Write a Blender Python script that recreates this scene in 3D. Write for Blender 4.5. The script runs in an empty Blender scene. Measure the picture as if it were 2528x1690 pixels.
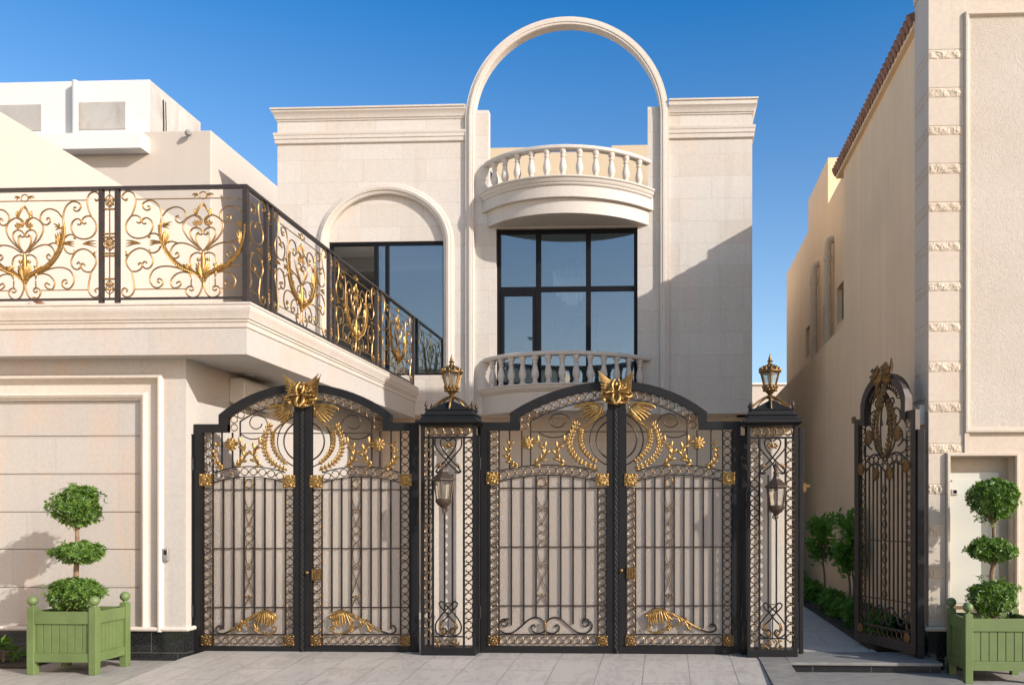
import bpy, math, random
from mathutils import Vector, Matrix
C = bpy.context.scene.collection
SC = bpy.context.scene
rnd = random.Random(7)
pi = math.pi

# ------------------------------------------------------------------ camera, sky, sun, exposure
IMW, IMH = 2528.0, 1690.0
F, CX, CY = 2050.0, 1557.0, 1266.0          # focal length and principal point in photo pixels
TH = math.radians(2.35)                      # the house fronts stand slightly turned from the lens
CAMZ = 1.6
cd = bpy.data.cameras.new('camera')
cam = bpy.data.objects.new('camera', cd); C.objects.link(cam)
cam.location = (0, 0, CAMZ)
cam.rotation_euler = (pi/2, 0, TH)
cd.sensor_fit = 'HORIZONTAL'; cd.sensor_width = 36.0
cd.lens = 36.0*F/IMW
cd.shift_x = -(CX-IMW/2)/IMW
cd.shift_y = (CY-IMH/2)/IMW
cd.clip_start = 0.05; cd.clip_end = 3000
SC.camera = cam

SUN = Vector((1.8, -1.04, 1.0)).normalized()      # towards the sun
W = bpy.data.worlds.new("World"); SC.world = W; W.use_nodes = True
nt = W.node_tree
bg = nt.nodes['Background']
sky = nt.nodes.new('ShaderNodeTexSky'); sky.sky_type = 'NISHITA'; sky.sun_disc = False
sky.sun_elevation = math.asin(SUN.z)
sky.sun_rotation = math.atan2(SUN.x, SUN.y)
sky.altitude = 0; sky.air_density = 1.0; sky.dust_density = 0.9; sky.ozone_density = 5.0
hs = nt.nodes.new('ShaderNodeHueSaturation'); hs.inputs['Saturation'].default_value = 1.22; hs.inputs['Hue'].default_value = .503
nt.links.new(sky.outputs[0], hs.inputs['Color'])
# sky tint added on unseen sun side to warm the shade; paler near horizon
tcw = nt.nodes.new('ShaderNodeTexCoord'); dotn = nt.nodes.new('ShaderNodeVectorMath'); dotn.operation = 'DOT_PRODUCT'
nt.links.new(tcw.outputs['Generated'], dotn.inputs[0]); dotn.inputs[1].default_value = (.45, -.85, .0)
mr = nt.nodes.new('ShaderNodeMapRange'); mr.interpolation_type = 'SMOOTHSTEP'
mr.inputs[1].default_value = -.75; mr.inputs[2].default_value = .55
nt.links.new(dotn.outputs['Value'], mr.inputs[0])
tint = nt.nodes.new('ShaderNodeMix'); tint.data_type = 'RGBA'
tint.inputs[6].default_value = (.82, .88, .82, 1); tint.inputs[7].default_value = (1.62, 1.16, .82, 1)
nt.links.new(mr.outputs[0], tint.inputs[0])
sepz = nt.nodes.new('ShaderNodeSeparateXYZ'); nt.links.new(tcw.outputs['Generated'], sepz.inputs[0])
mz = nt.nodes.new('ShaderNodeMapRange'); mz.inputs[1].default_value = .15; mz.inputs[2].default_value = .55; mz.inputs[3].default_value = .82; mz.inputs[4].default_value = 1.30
nt.links.new(sepz.outputs[2], mz.inputs[0]); nt.links.new(mz.outputs[0], hs.inputs['Saturation'])
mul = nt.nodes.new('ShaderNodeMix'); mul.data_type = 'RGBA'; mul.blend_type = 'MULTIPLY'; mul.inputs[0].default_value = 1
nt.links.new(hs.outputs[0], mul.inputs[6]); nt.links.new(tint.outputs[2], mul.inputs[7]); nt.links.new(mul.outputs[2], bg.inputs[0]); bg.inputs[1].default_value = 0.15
sl = bpy.data.lights.new('sun', 'SUN'); sl.energy = 3.2; sl.angle = math.radians(0.5); sl.color = (1.0, 0.94, 0.875)
so = bpy.data.objects.new('sun', sl); C.objects.link(so)
so.rotation_euler = (-SUN).to_track_quat('-Z', 'Y').to_euler()
so.location = (20, -12, 15)
SC.view_settings.view_transform = 'Standard'; SC.view_settings.look = 'None'
SC.view_settings.gamma = 1; SC.view_settings.exposure = 0.79
SC.render.engine = 'CYCLES'
SC.cycles.max_bounces = 10; SC.cycles.transparent_max_bounces = 16; SC.cycles.transmission_bounces = 8
SC.cycles.use_denoising = True
SC.cycles.sample_clamp_indirect = 6.0
SC.cycles.caustics_reflective = False

def ux(px, Y, off=0):
    xc = (px-CX)/F
    d = xc*math.sin(TH)+math.cos(TH)
    return (xc*math.cos(TH)-math.sin(TH))*Y/d
def uz(py, px, Y):
    xc = (px-CX)/F
    d = xc*math.sin(TH)+math.cos(TH)
    return CAMZ+(CY-py)/F*Y/d
def U(px, py, Y): return (ux(px, Y), Y, uz(py, px, Y))

# ------------------------------------------------------------------ mesh helpers
def smooth_pts(pts, n=5, closed=False):
    P = [Vector(p) for p in pts]; out = []; m = len(P)
    rng = range(m if closed else m-1)
    for i in rng:
        if closed: a, b, c, d = P[(i-1) % m], P[i], P[(i+1) % m], P[(i+2) % m]
        else: a, b, c, d = P[max(i-1, 0)], P[i], P[i+1], P[min(i+2, m-1)]
        for k in range(n):
            t = k/n
            out.append(0.5*((2*b)+(c-a)*t+(2*a-5*b+4*c-d)*t*t+(3*b-a-3*c+d)*t*t*t))
    if not closed: out.append(P[-1])
    return out

class MB:
    def __init__(s): s.v = []; s.f = []
    def add(s, vs, fs):
        o = len(s.v); s.v += [tuple(p) for p in vs]; s.f += [tuple(o+i for i in q) for q in fs]
    def box(s, x0, x1, y0, y1, z0, z1):
        if x0 > x1: x0, x1 = x1, x0
        if y0 > y1: y0, y1 = y1, y0
        if z0 > z1: z0, z1 = z1, z0
        s.add([(x0,y0,z0),(x1,y0,z0),(x1,y1,z0),(x0,y1,z0),(x0,y0,z1),(x1,y0,z1),(x1,y1,z1),(x0,y1,z1)],
              [(0,3,2,1),(4,5,6,7),(0,1,5,4),(1,2,6,5),(2,3,7,6),(3,0,4,7)])
    def frust(s, cx, cy, z0, hx0, hy0, z1, hx1, hy1):
        v = []
        for z, hx, hy in ((z0,hx0,hy0),(z1,hx1,hy1)):
            v += [(cx-hx,cy-hy,z),(cx+hx,cy-hy,z),(cx+hx,cy+hy,z),(cx-hx,cy+hy,z)]
        s.add(v, [(0,3,2,1),(4,5,6,7),(0,1,5,4),(1,2,6,5),(2,3,7,6),(3,0,4,7)])
    def quad(s, *p): s.add(p, [tuple(range(len(p)))])
    def prism(s, poly, y0, y1):
        n = len(poly)
        s.add([(x,y0,z) for x,z in poly]+[(x,y1,z) for x,z in poly],
              [tuple(range(n)), tuple(range(2*n-1, n-1, -1))]+[(i, i+n, (i+1) % n+n, (i+1) % n) for i in range(n)])
    def slab(s, poly, z0, z1):
        n = len(poly)
        s.add([(x,y,z0) for x,y in poly]+[(x,y,z1) for x,y in poly],
              [tuple(range(n-1,-1,-1)), tuple(range(n, 2*n))]+[(i, (i+1) % n, (i+1) % n+n, i+n) for i in range(n)])
    def tube(s, pts, r, n=6, closed=False, flat=1.0):
        P = [Vector(p) for p in pts]; m = len(P)
        R = r if isinstance(r, (list, tuple)) else [r]*m
        if len(R) != m:
            k = len(R); R2 = []
            for i in range(m):
                t = i/(m-1)*(k-1); j = min(int(t), k-2); R2.append(R[j]+(R[j+1]-R[j])*(t-j))
            R = R2
        up = None; vs = []; fs = []
        for i in range(m):
            a = P[(i-1) % m] if (closed or i > 0) else P[i]
            b = P[(i+1) % m] if (closed or i < m-1) else P[i]
            T = b-a
            if T.length < 1e-9: T = Vector((0,0,1))
            T.normalize()
            if up is None:
                up = Vector((0,1,0)) if abs(T.y) < 0.9 else Vector((1,0,0))
            up = (up-T*up.dot(T))
            if up.length < 1e-6: up = T.orthogonal()
            up.normalize(); B = T.cross(up)
            for k in range(n):
                t = 2*pi*(k+0.5)/n
                vs.append(P[i]+up*(math.cos(t)*R[i]*flat)+B*(math.sin(t)*R[i]))
        for i in range(m if closed else m-1):
            j = (i+1) % m
            for k in range(n):
                l = (k+1) % n
                fs.append((i*n+k, i*n+l, j*n+l, j*n+k))
        if not closed:
            fs.append(tuple(range(n-1,-1,-1))); fs.append(tuple((m-1)*n+k for k in range(n)))
        s.add(vs, fs)
    def ring(s, c, R, r, n1=14, n2=5, rz=None):
        c = Vector(c); rz = rz or R
        s.tube([c+Vector((math.cos(2*pi*i/n1)*R, 0, math.sin(2*pi*i/n1)*rz)) for i in range(n1)], r, n2, True)
    def ell(s, c, ax, n=8, m=5, M=None):
        c = Vector(c); vs = []; fs = []
        for j in range(m+1):
            t = pi*j/m
            for i in range(n):
                p = 2*pi*i/n
                q = Vector((ax[0]*math.sin(t)*math.cos(p), ax[1]*math.sin(t)*math.sin(p), ax[2]*math.cos(t)))
                vs.append(c+(M @ q if M else q))
        for j in range(m):
            for i in range(n):
                k = (i+1) % n
                fs.append((j*n+i, (j+1)*n+i, (j+1)*n+k, j*n+k))
        s.add(vs, fs)
    def blade(s, c, d, L, Wd, T=None):
        """a lens shaped leaf in the XZ plane: centre c, direction d (2D or 3D), length L, width Wd"""
        d = Vector((d[0], 0, d[1])) if len(d) == 2 else Vector(d)
        d.normalize(); T = T or Wd*0.6
        Yv = Vector((0,1,0)); S = d.cross(Yv)
        M = Matrix((S, Yv, d)).transposed()
        s.ell(c, (Wd/2, T/2, L/2), 6, 4, M)
    def lathe(s, prof, c, n=16):
        c = Vector(c); vs = []; fs = []; m = len(prof)
        for r, z in prof:
            for i in range(n):
                t = 2*pi*(i+.5)/n
                vs.append(c+Vector((r*math.cos(t), r*math.sin(t), z)))
        for j in range(m-1):
            for i in range(n):
                k = (i+1) % n
                fs.append((j*n+i, j*n+k, (j+1)*n+k, (j+1)*n+i))
        fs.append(tuple(range(n-1,-1,-1))); fs.append(tuple((m-1)*n+k for k in range(n)))
        s.add(vs, fs)
    def sweep(s, path, prof, to3, closed=False, caps=True):
        """path: 2D polyline; prof: list of (o, h): offset to the LEFT of travel, height; to3(x, y, h)"""
        m = len(path); vs = []; k = len(prof)
        P = [Vector((p[0], p[1])) for p in path]
        for i in range(m):
            ds = []
            if closed or i > 0: ds.append((P[i]-P[(i-1) % m]).normalized())
            if closed or i < m-1: ds.append((P[(i+1) % m]-P[i]).normalized())
            ns = [Vector((-d.y, d.x)) for d in ds]
            n = ns[0] if len(ns) == 1 else (ns[0]+ns[1])/max(1e-3, 1+ns[0].dot(ns[1]))
            for o, h in prof:
                q = P[i]+n*o; vs.append(to3(q.x, q.y, h))
        fs = []
        for i in range(m if closed else m-1):
            j = (i+1) % m
            for a in range(k):
                b = (a+1) % k
                fs.append((i*k+a, j*k+a, j*k+b, i*k+b))
        if caps and not closed:
            fs.append(tuple(range(k))); fs.append(tuple((m-1)*k+a for a in range(k-1,-1,-1)))
        s.add(vs, fs)
    def build(s, name, mat, parent=None, smooth=35, xf=None, bevel=0.0):
        me = bpy.data.meshes.new(name)
        off = Vector((0,0,0)); p = parent
        while p is not None:
            off += Vector(p.location); p = p.parent
        vs = s.v
        if xf: vs = [xf(Vector(p)) for p in vs]
        me.from_pydata([tuple(Vector(p)-off) for p in vs], [], s.f)
        me.validate()
        import bmesh
        bm = bmesh.new(); bm.from_mesh(me)
        bmesh.ops.recalc_face_normals(bm, faces=bm.faces)
        bm.to_mesh(me); bm.free()
        if smooth:
            me.polygons.foreach_set('use_smooth', [True]*len(me.polygons))
            me.set_sharp_from_angle(angle=math.radians(smooth))
        me.materials.append(mat)
        o = bpy.data.objects.new(name, me); C.objects.link(o)
        o.parent = parent
        if bevel:
            b = o.modifiers.new('bevel', 'BEVEL'); b.width = bevel; b.segments = 2; b.limit_method = 'ANGLE'
        return o

def thing(name, label, cat, loc, group=None):
    o = bpy.data.objects.new(name, None); C.objects.link(o)
    o.location = loc; o.empty_display_size = 0.1
    return tag(o, label, cat, group)
def tag(o, label=None, cat=None, group=None, kind=None):
    if label: o['label'] = label
    if cat: o['category'] = cat
    if group: o['group'] = group
    if kind: o['kind'] = kind
    return o
XY = lambda x, y, h: (x, y, h)                 # sweep in plan

# ------------------------------------------------------------------ materials
def mat(name):
    m = bpy.data.materials.new(name); m.use_nodes = True
    t = m.node_tree; return m, t, t.nodes['Principled BSDF'], t.nodes.new, t.links.new
def ramp(t, fac, stops):
    n = t.nodes.new('ShaderNodeValToRGB'); t.links.new(fac, n.inputs[0])
    e = n.color_ramp.elements
    while len(e) < len(stops): e.new(0.5)
    for i, (p, c) in enumerate(stops):
        e[i].position = p; e[i].color = (c[0], c[1], c[2], 1) if not isinstance(c, (int, float)) else (c, c, c, 1)
    return n.outputs[0]
def noise(t, vec, scale, detail=4, rough=.55, dist=0):
    n = t.nodes.new('ShaderNodeTexNoise'); n.inputs['Scale'].default_value = scale
    n.inputs['Detail'].default_value = detail; n.inputs['Roughness'].default_value = rough; n.inputs['Distortion'].default_value = dist
    if vec: t.links.new(vec, n.inputs['Vector'])
    return n.outputs[0]
def mixc(t, fac, a, b, mode='MIX'):
    n = t.nodes.new('ShaderNodeMix'); n.data_type = 'RGBA'; n.blend_type = mode
    for sock, v in ((0, fac), (6, a), (7, b)):
        if isinstance(v, (int, float)): n.inputs[sock].default_value = v
        elif isinstance(v, tuple): n.inputs[sock].default_value = (v[0], v[1], v[2], 1)
        else: t.links.new(v, n.inputs[sock])
    return n.outputs[2]
def pos(t): return t.nodes.new('ShaderNodeNewGeometry').outputs['Position']
def mapped(t, vec, sc, loc=(0,0,0)):
    n = t.nodes.new('ShaderNodeMapping'); n.inputs['Scale'].default_value = sc; n.inputs['Location'].default_value = loc
    t.links.new(vec, n.inputs['Vector']); return n.outputs[0]
def bump(t, b, h, strength, dist=.01):
    n = t.nodes.new('ShaderNodeBump'); n.inputs['Strength'].default_value = strength; n.inputs['Distance'].default_value = dist
    t.links.new(h, n.inputs['Height']); t.links.new(n.outputs[0], b.inputs['Normal'])

def wallvec(t):
    """(x+y, z, 0): runs along any axis-aligned upright wall"""
    s = t.nodes.new('ShaderNodeSeparateXYZ'); t.links.new(pos(t), s.inputs[0])
    a = t.nodes.new('ShaderNodeMath'); a.operation = 'ADD'; t.links.new(s.outputs[0], a.inputs[0]); t.links.new(s.outputs[1], a.inputs[1])
    c = t.nodes.new('ShaderNodeCombineXYZ'); t.links.new(a.outputs[0], c.inputs[0]); t.links.new(s.outputs[2], c.inputs[1])
    return c.outputs[0]

def stone(name, c1, c2, bw=0.95, bh=0.41, joint=.5, stain=(.62,.47,.33), stain_amt=.35, z0=0.0, rough=.62, bias=-.1):
    m, t, b, N, L = mat(name)
    wv = wallvec(t)
    if bw:
        br = N('ShaderNodeTexBrick'); L(mapped(t, wv, (1,1,1), (3.3, z0, 0)), br.inputs['Vector'])
        br.inputs['Scale'].default_value = 1; br.inputs['Brick Width'].default_value = bw; br.inputs['Row Height'].default_value = bh
        br.inputs['Mortar Size'].default_value = .0035; br.inputs['Mortar Smooth'].default_value = .3; br.inputs['Bias'].default_value = bias
        br.offset = .37; br.squash = .8; br.squash_frequency = 3
        br.inputs['Color1'].default_value = (*c1,1); br.inputs['Color2'].default_value = (*c2,1)
        br.inputs['Mortar'].default_value = tuple(x*joint for x in c2)+(1,)
        col = br.outputs[0]
    else:
        col = mixc(t, ramp(t, noise(t, pos(t), .8), [(.35,0.0),(.65,1.0)]), c1, c2)
    n1 = noise(t, mapped(t, pos(t), (1,1,.45)), 1.7, 6, .6, .6)
    f1 = ramp(t, n1, [(.5,0.0),(.74,stain_amt)])
    col = mixc(t, f1, col, stain)
    n2 = noise(t, pos(t), 24, 5, .7)
    col = mixc(t, .28, col, mixc(t, 1.0, col, ramp(t, n2, [(.25,.62),(.6,1.12)]), 'MULTIPLY'))
    st = noise(t, mapped(t, pos(t), (4.5,4.5,.22)), 1.5, 5, .7)
    col = mixc(t, ramp(t, st, [(.52,0.0),(.8,.30)]), col, tuple(x*.72 for x in c2))
    vo = N('ShaderNodeTexVoronoi'); vo.inputs['Scale'].default_value = 5.5; L(pos(t), vo.inputs['Vector'])
    sp = ramp(t, vo.outputs[0], [(.012,.5),(.028,0.0)])
    col = mixc(t, sp, col, tuple(x*.45 for x in c2))
    L(col, b.inputs['Base Color']); b.inputs['Roughness'].default_value = rough
    bump(t, b, noise(t, pos(t), 60, 4, .6), .12, .004)
    return m

LIME1, LIME2 = (.66,.585,.50), (.60,.52,.43)
M = {}
M['facade'] = stone('facade_limestone', (.60,.555,.495), (.53,.465,.39), 1.18, .41, .84, stain_amt=.34, bias=-.35)
M['trim'] = stone('carved_limestone', (.61,.56,.495), (.57,.51,.44), 0, stain_amt=.22)
M['wing'] = stone('wing_limestone', (.46,.437,.402), (.43,.40,.36), 1.75, .4283, .8, stain_amt=.45, z0=-.760, stain=(.6,.4,.26))
M['fascia'] = stone('fascia_limestone', (.50,.472,.435), (.475,.44,.395), 2.2, 3.0, .85, stain_amt=.45, z0=1.2, stain=(.6,.4,.26))
M['shadewall'] = stone('courtyard_limestone', (.80,.67,.54), (.75,.62,.49), 1.1, .6, .8)
def stucco(name, c1, c2, streak=1.0, scale=40, bs=.15, rough=.85):
    m, t, b, N, L = mat(name)
    n = noise(t, mapped(t, pos(t), (3,3,.16)), 1.6, 5, .65, .4)
    col = mixc(t, ramp(t, n, [(.3,0.0),(.72,streak)]), c1, c2)
    n2 = noise(t, pos(t), .5, 4); col = mixc(t, ramp(t, n2, [(.42,0.0),(.8,.55*streak)]), col, tuple(x*.82 for x in c2))
    L(col, b.inputs['Base Color']); b.inputs['Roughness'].default_value = rough
    bump(t, b, noise(t, pos(t), scale, 5, .6), bs, .006)
    return m
M['cream'] = stucco('cream_render', (.55,.485,.415), (.52,.455,.385), .5)
M['white'] = stucco('white_render', (.74,.72,.69), (.68,.66,.63), .5)
M['tan'] = stucco('tan_render', (.88,.66,.42), (.80,.58,.36), 1.0)
M['concrete'] = stone('bare_concrete', (.47,.45,.415), (.40,.375,.34), 0, stain=(.25,.23,.21), stain_amt=.6, rough=.9)
M['interior'] = stucco('room_plaster', (.78,.76,.72), (.74,.72,.68), .3)
def front_stucco():
    m, t, b, N, L = mat('combed_render')
    n = noise(t, mapped(t, pos(t), (1,1,.8)), 34, 5, .62, 1.3)
    h = ramp(t, n, [(.44,0.0),(.52,1.0)])
    n2 = noise(t, pos(t), 1.1, 5, .6)
    col = mixc(t, ramp(t, n2, [(.35,0.0),(.7,1.0)]), (.56,.50,.425), (.515,.445,.365))
    L(col, b.inputs['Base Color']); b.inputs['Roughness'].default_value = .9
    bump(t, b, h, .42, .006)
    return m
M['panel'] = front_stucco()
M['quoin'] = stone('quoin_stone', (.57,.495,.405), (.535,.455,.365), 0, stain_amt=.3, stain=(.55,.40,.27))
M['rough'] = stone('split_face_stone', (.60,.51,.40), (.53,.43,.32), 0, stain_amt=.3)
def granite():
    m, t, b, N, L = mat('black_granite')
    vo = N('ShaderNodeTexVoronoi'); vo.inputs['Scale'].default_value = 160; L(pos(t), vo.inputs['Vector'])
    n = noise(t, pos(t), 120, 3)
    col = mixc(t, ramp(t, n, [(.55,0.0),(.72,1.0)]), (.012,.013,.014), (.075,.08,.078))
    br = N('ShaderNodeTexBrick'); L(wallvec(t), br.inputs['Vector']); br.inputs['Scale'].default_value = 1
    br.inputs['Brick Width'].default_value = .62; br.inputs['Row Height'].default_value = 3; br.inputs['Mortar Size'].default_value = .003
    br.inputs['Color1'].default_value = (0,0,0,1); br.inputs['Color2'].default_value = (0,0,0,1); br.inputs['Mortar'].default_value = (1,1,1,1)
    col = mixc(t, br.outputs[0], col, (.12,.115,.10))
    L(col, b.inputs['Base Color']); b.inputs['Roughness'].default_value = .16
    return m
M['granite'] = granite()
def stepstone():
    m, t, b, N, L = mat('dark_step_stone')
    n = noise(t, mapped(t, pos(t), (1,3,2)), 5, 6, .65, .8)
    col = mixc(t, ramp(t, n, [(.3,0.0),(.75,1.0)]), (.14,.138,.132), (.28,.27,.25))
    L(col, b.inputs['Base Color']); b.inputs['Roughness'].default_value = .5
    bump(t, b, noise(t, pos(t), 90, 4), .15, .003)
    return m
M['step'] = stepstone()
def tiles(name, c1, c2, bw, bh, joint=(.16,.15,.14), loc=(0,0,0), rot=0):
    m, t, b, N, L = mat(name)
    mp = N('ShaderNodeMapping'); L(pos(t), mp.inputs[0]); mp.inputs['Rotation'].default_value = (0,0,rot); mp.inputs['Location'].default_value = loc
    br = N('ShaderNodeTexBrick'); L(mp.outputs[0], br.inputs['Vector']); br.inputs['Scale'].default_value = 1
    br.inputs['Brick Width'].default_value = bw; br.inputs['Row Height'].default_value = bh; br.inputs['Mortar Size'].default_value = .0055
    br.inputs['Color1'].default_value = (*c1,1); br.inputs['Color2'].default_value = (*c2,1); br.inputs['Mortar'].default_value = (*joint,1)
    br.offset = .5
    n = noise(t, mapped(t, pos(t), (2.2,.8,1)), 2.4, 7, .62, 1.4)
    col = mixc(t, ramp(t, n, [(.40,0.0),(.5,.0),(.55,.55),(.61,0.0)]), br.outputs[0], tuple(x*.55 for x in c2))
    n2 = noise(t, pos(t), 1.1, 5); col = mixc(t, ramp(t, n2, [(.3,.0),(.75,.6)]), col, tuple(x*.80 for x in c1))
    n3 = noise(t, pos(t), 70, 4, .7); col = mixc(t, .22, col, mixc(t, 1.0, col, ramp(t, n3, [(.3,.5),(.65,1.2)]), 'MULTIPLY'))
    L(col, b.inputs['Base Color'])
    L(ramp(t, n2, [(.3,.34),(.7,.55)]), b.inputs['Roughness'])
    bump(t, b, n3, .08, .003)
    return m
M['drive'] = tiles('driveway_tiles', (.48,.445,.40), (.44,.405,.36), .95, .47, (.17,.16,.15), (0,.22,0), pi/2)
M['pave'] = tiles('pavement_tiles', (.42,.39,.355), (.385,.355,.32), .6, .6)
M['path'] = tiles('path_tiles', (.60,.55,.48), (.56,.515,.45), 1.0, .6)
M['road'] = tiles('street_paving', (.46,.39,.30), (.43,.36,.27), .4, .2)
M['sand'] = stucco('sand', (.52,.41,.28), (.46,.36,.24), 1, 30, .4)
M['soil'] = stucco('soil', (.05,.035,.022), (.025,.018,.012), 1, 30, .8)
def paint(name, c, rough=.4, metal=0.0, var=.18, sc=6, c2=None, coat=0, spec=.5):
    m, t, b, N, L = mat(name)
    n = noise(t, pos(t), sc, 6, .65)
    c2 = c2 or tuple(x*(1-var*2) for x in c)
    L(mixc(t, ramp(t, n, [(.3,0.0),(.7,1.0)]), c, c2), b.inputs['Base Color'])
    L(ramp(t, noise(t, pos(t), sc*4, 4), [(.3,max(.05,rough-.1)),(.7,rough+.12)]), b.inputs['Roughness'])
    b.inputs['Metallic'].default_value = metal; b.inputs['Specular IOR Level'].default_value = spec
    if coat: b.inputs['Coat Weight'].default_value = coat
    return m
M['iron'] = paint('black_painted_iron', (.012,.012,.013), .50, 0, .2, spec=.3)
M['bar'] = paint('dark_bronze_iron', (.028,.020,.016), .5, .1, .25, 9, spec=.35)
M['ringm'] = paint('gilded_iron_rings', (.20,.13,.065), .42, .7, .3, 22, (.05,.035,.022))
M['gold'] = paint('gilded_metal', (.53,.35,.135), .48, 1.0, .2, 34, (.20,.115,.04))
M['railgold'] = paint('antique_rail_gold', (.56,.355,.125), .50, .95, .2, 40, (.26,.145,.05))
M['oldgold'] = paint('aged_gold', (.32,.205,.09), .5, 1.0, .2, 30, (.11,.065,.03))
M['bronze'] = paint('lantern_bronze', (.085,.06,.045), .45, .4, .2, 14)
M['wrought'] = paint('gilded_wrought_iron', (.42,.27,.115), .46, .8, .2, 14, (.22,.135,.06))
M['railiron'] = paint('brown_black_rail_iron', (.055,.043,.038), .42, .2, .2, 6)
M['green'] = paint('green_planter_paint', (.135,.195,.066), .48, 0, .13, 4)
M['alu'] = paint('black_window_frame', (.007,.007,.009), .5, 0, .1, spec=.2)
M['pipe'] = paint('cream_pipe', (.60,.50,.37), .55, 0, .08)
M['whitep'] = paint('white_plastic', (.62,.60,.55), .45, 0, .05)
M['door'] = paint('pale_grey_metal_door', (.60,.60,.53), .45, 0, .06, 1.5)
M['steel'] = paint('brushed_steel', (.42,.41,.39), .4, .6, .1)
M['sidebar'] = paint('brown_bronze_iron', (.085,.058,.04), .5, .2, .25, 9)
M['ochre'] = stucco('ochre_render', (.60,.49,.34), (.55,.44,.30), .5)
M['grey'] = paint('grey_plastic', (.28,.27,.26), .4, 0, .1)
M['dark'] = paint('dark_screen', (.02,.02,.022), .15, 0, .1)
M['terracotta'] = paint('terracotta_tile', (.32,.15,.09), .7, 0, .25, 5)
M['bark'] = paint('bark', (.30,.20,.125), .85, 0, .3, 30)
M['fabric'] = paint('pale_upholstery', (.5,.5,.5), .9)
M['art'] = paint('painting_canvas', (.22,.26,.3), .7, 0, .4, 5, (.55,.53,.5))
def leafm(name, c1, c2, tr=.35):
    m, t, b, N, L = mat(name)
    oi = N('ShaderNodeNewGeometry')
    col = mixc(t, oi.outputs['Random Per Island'], c1, c2)
    L(col, b.inputs['Base Color']); b.inputs['Roughness'].default_value = .42
    tl = N('ShaderNodeBsdfTranslucent'); L(mixc(t, 1.0, col, (1.3,1.5,.6), 'MULTIPLY'), tl.inputs[0])
    mx = N('ShaderNodeMixShader'); mx.inputs[0].default_value = tr
    L(b.outputs[0], mx.inputs[1]); L(tl.outputs[0], mx.inputs[2]); L(mx.outputs[0], t.nodes['Material Output'].inputs[0])
    return m
M['leaf'] = leafm('topiary_leaf', (.055,.125,.018), (.15,.25,.04))
M['leaf2'] = leafm('shrub_leaf', (.08,.20,.025), (.17,.34,.05))
def winglass(name, refl, tint, base):
    m, t, b, N, L = mat(name)
    t.nodes.remove(b)
    g = N('ShaderNodeBsdfGlossy'); g.inputs[0].default_value = (*refl,1); g.inputs['Roughness'].default_value = .0
    tr = N('ShaderNodeBsdfTransparent'); tr.inputs[0].default_value = (*tint,1)
    fr = N('ShaderNodeFresnel'); fr.inputs[0].default_value = 1.5
    ad = N('ShaderNodeMath'); ad.operation = 'ADD'; ad.use_clamp = True; ad.inputs[1].default_value = base; L(fr.outputs[0], ad.inputs[0])
    mx = N('ShaderNodeMixShader'); L(ad.outputs[0], mx.inputs[0]); L(tr.outputs[0], mx.inputs[1]); L(g.outputs[0], mx.inputs[2])
    bm = N('ShaderNodeBump'); bm.inputs['Strength'].default_value = .02; bm.inputs['Distance'].default_value = .02
    L(noise(t, pos(t), .7, 2), bm.inputs['Height']); L(bm.outputs[0], g.inputs['Normal'])
    L(mx.outputs[0], t.nodes['Material Output'].inputs[0])
    return m
M['glass'] = winglass('blue_solar_glass', (.68,.86,1.0), (.72,.79,.84), .17)
M['lampglass'] = winglass('lantern_glass', (1,1,1), (.72,.70,.64), .06)
def frosted():
    m, t, b, N, L = mat('hammered_frosted_glass')
    b.inputs['Base Color'].default_value = (.93,.90,.86,1); b.inputs['Transmission Weight'].default_value = 1
    b.inputs['Roughness'].default_value = .22; b.inputs['IOR'].default_value = 1.25
    vo = N('ShaderNodeTexVoronoi'); vo.inputs['Scale'].default_value = 38; vo.feature = 'SMOOTH_F1'
    L(mapped(t, pos(t), (1.15,1,.8)), vo.inputs['Vector'])
    bump(t, b, vo.outputs[0], .8, .016)
    b.inputs['Base Color'].default_value = (.97,.95,.92,1)
    tr = N('ShaderNodeBsdfTransparent'); tr.inputs[0].default_value = (.93,.91,.88,1)
    df = N('ShaderNodeBsdfTranslucent'); df.inputs[0].default_value = (.85,.80,.74,1)
    d2 = N('ShaderNodeBsdfDiffuse'); d2.inputs[0].default_value = (.74,.66,.58,1)
    def mix(f, a, c):
        mx = N('ShaderNodeMixShader'); mx.inputs[0].default_value = f; L(a, mx.inputs[1]); L(c, mx.inputs[2]); return mx.outputs[0]
    sh = mix(.36, b.outputs[0], tr.outputs[0]); sh = mix(.34, sh, df.outputs[0]); sh = mix(.24, sh, d2.outputs[0])
    L(sh, t.nodes['Material Output'].inputs[0])
    return m
M['frost'] = frosted()

# ------------------------------------------------------------------ ground, driveway, pavement
def sheet(name, poly, z, m, label=None):
    b = MB(); b.quad(*[(x,y,z) if len(p)==2 else p for p in poly for x,y in [p[:2]]])
    return tag(b.build(name, m, smooth=0), kind='structure')
b = MB(); b.quad((-400,-400,-.30),(400,-400,-.30),(400,600,-.30),(-400,600,-.30)); tag(b.build('ground', M['sand'], smooth=0), kind='structure')
b = MB(); b.quad((-60,-9,-.22),(60,-9,-.22),(60,3.2,-.22),(-60,3.2,-.22)); tag(b.build('road', M['road'], smooth=0), kind='structure')
DXL, DXR = -5.34, 1.03
b = MB()
for x0, x1, z in ((-30, DXL, -.09), (2.2, 30, -.135)):
    b.box(x0, x1, 3.2, 9.6, -.3, z)
tag(b.build('pavement', M['pave'], smooth=0), kind='structure')
b = MB()                                      # driveway: level at the gate, falling gently to the kerb
prof = [(9.62,0.0),(9.02,0.0),(8.0,-.055),(7.0,-.085),(3.2,-.13)]
for (ya,za),(yb,zb_) in zip(prof, prof[1:]):
    b.quad((DXL,yb,zb_),(DXR,yb,zb_),(DXR,ya,za),(DXL,ya,za))
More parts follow.
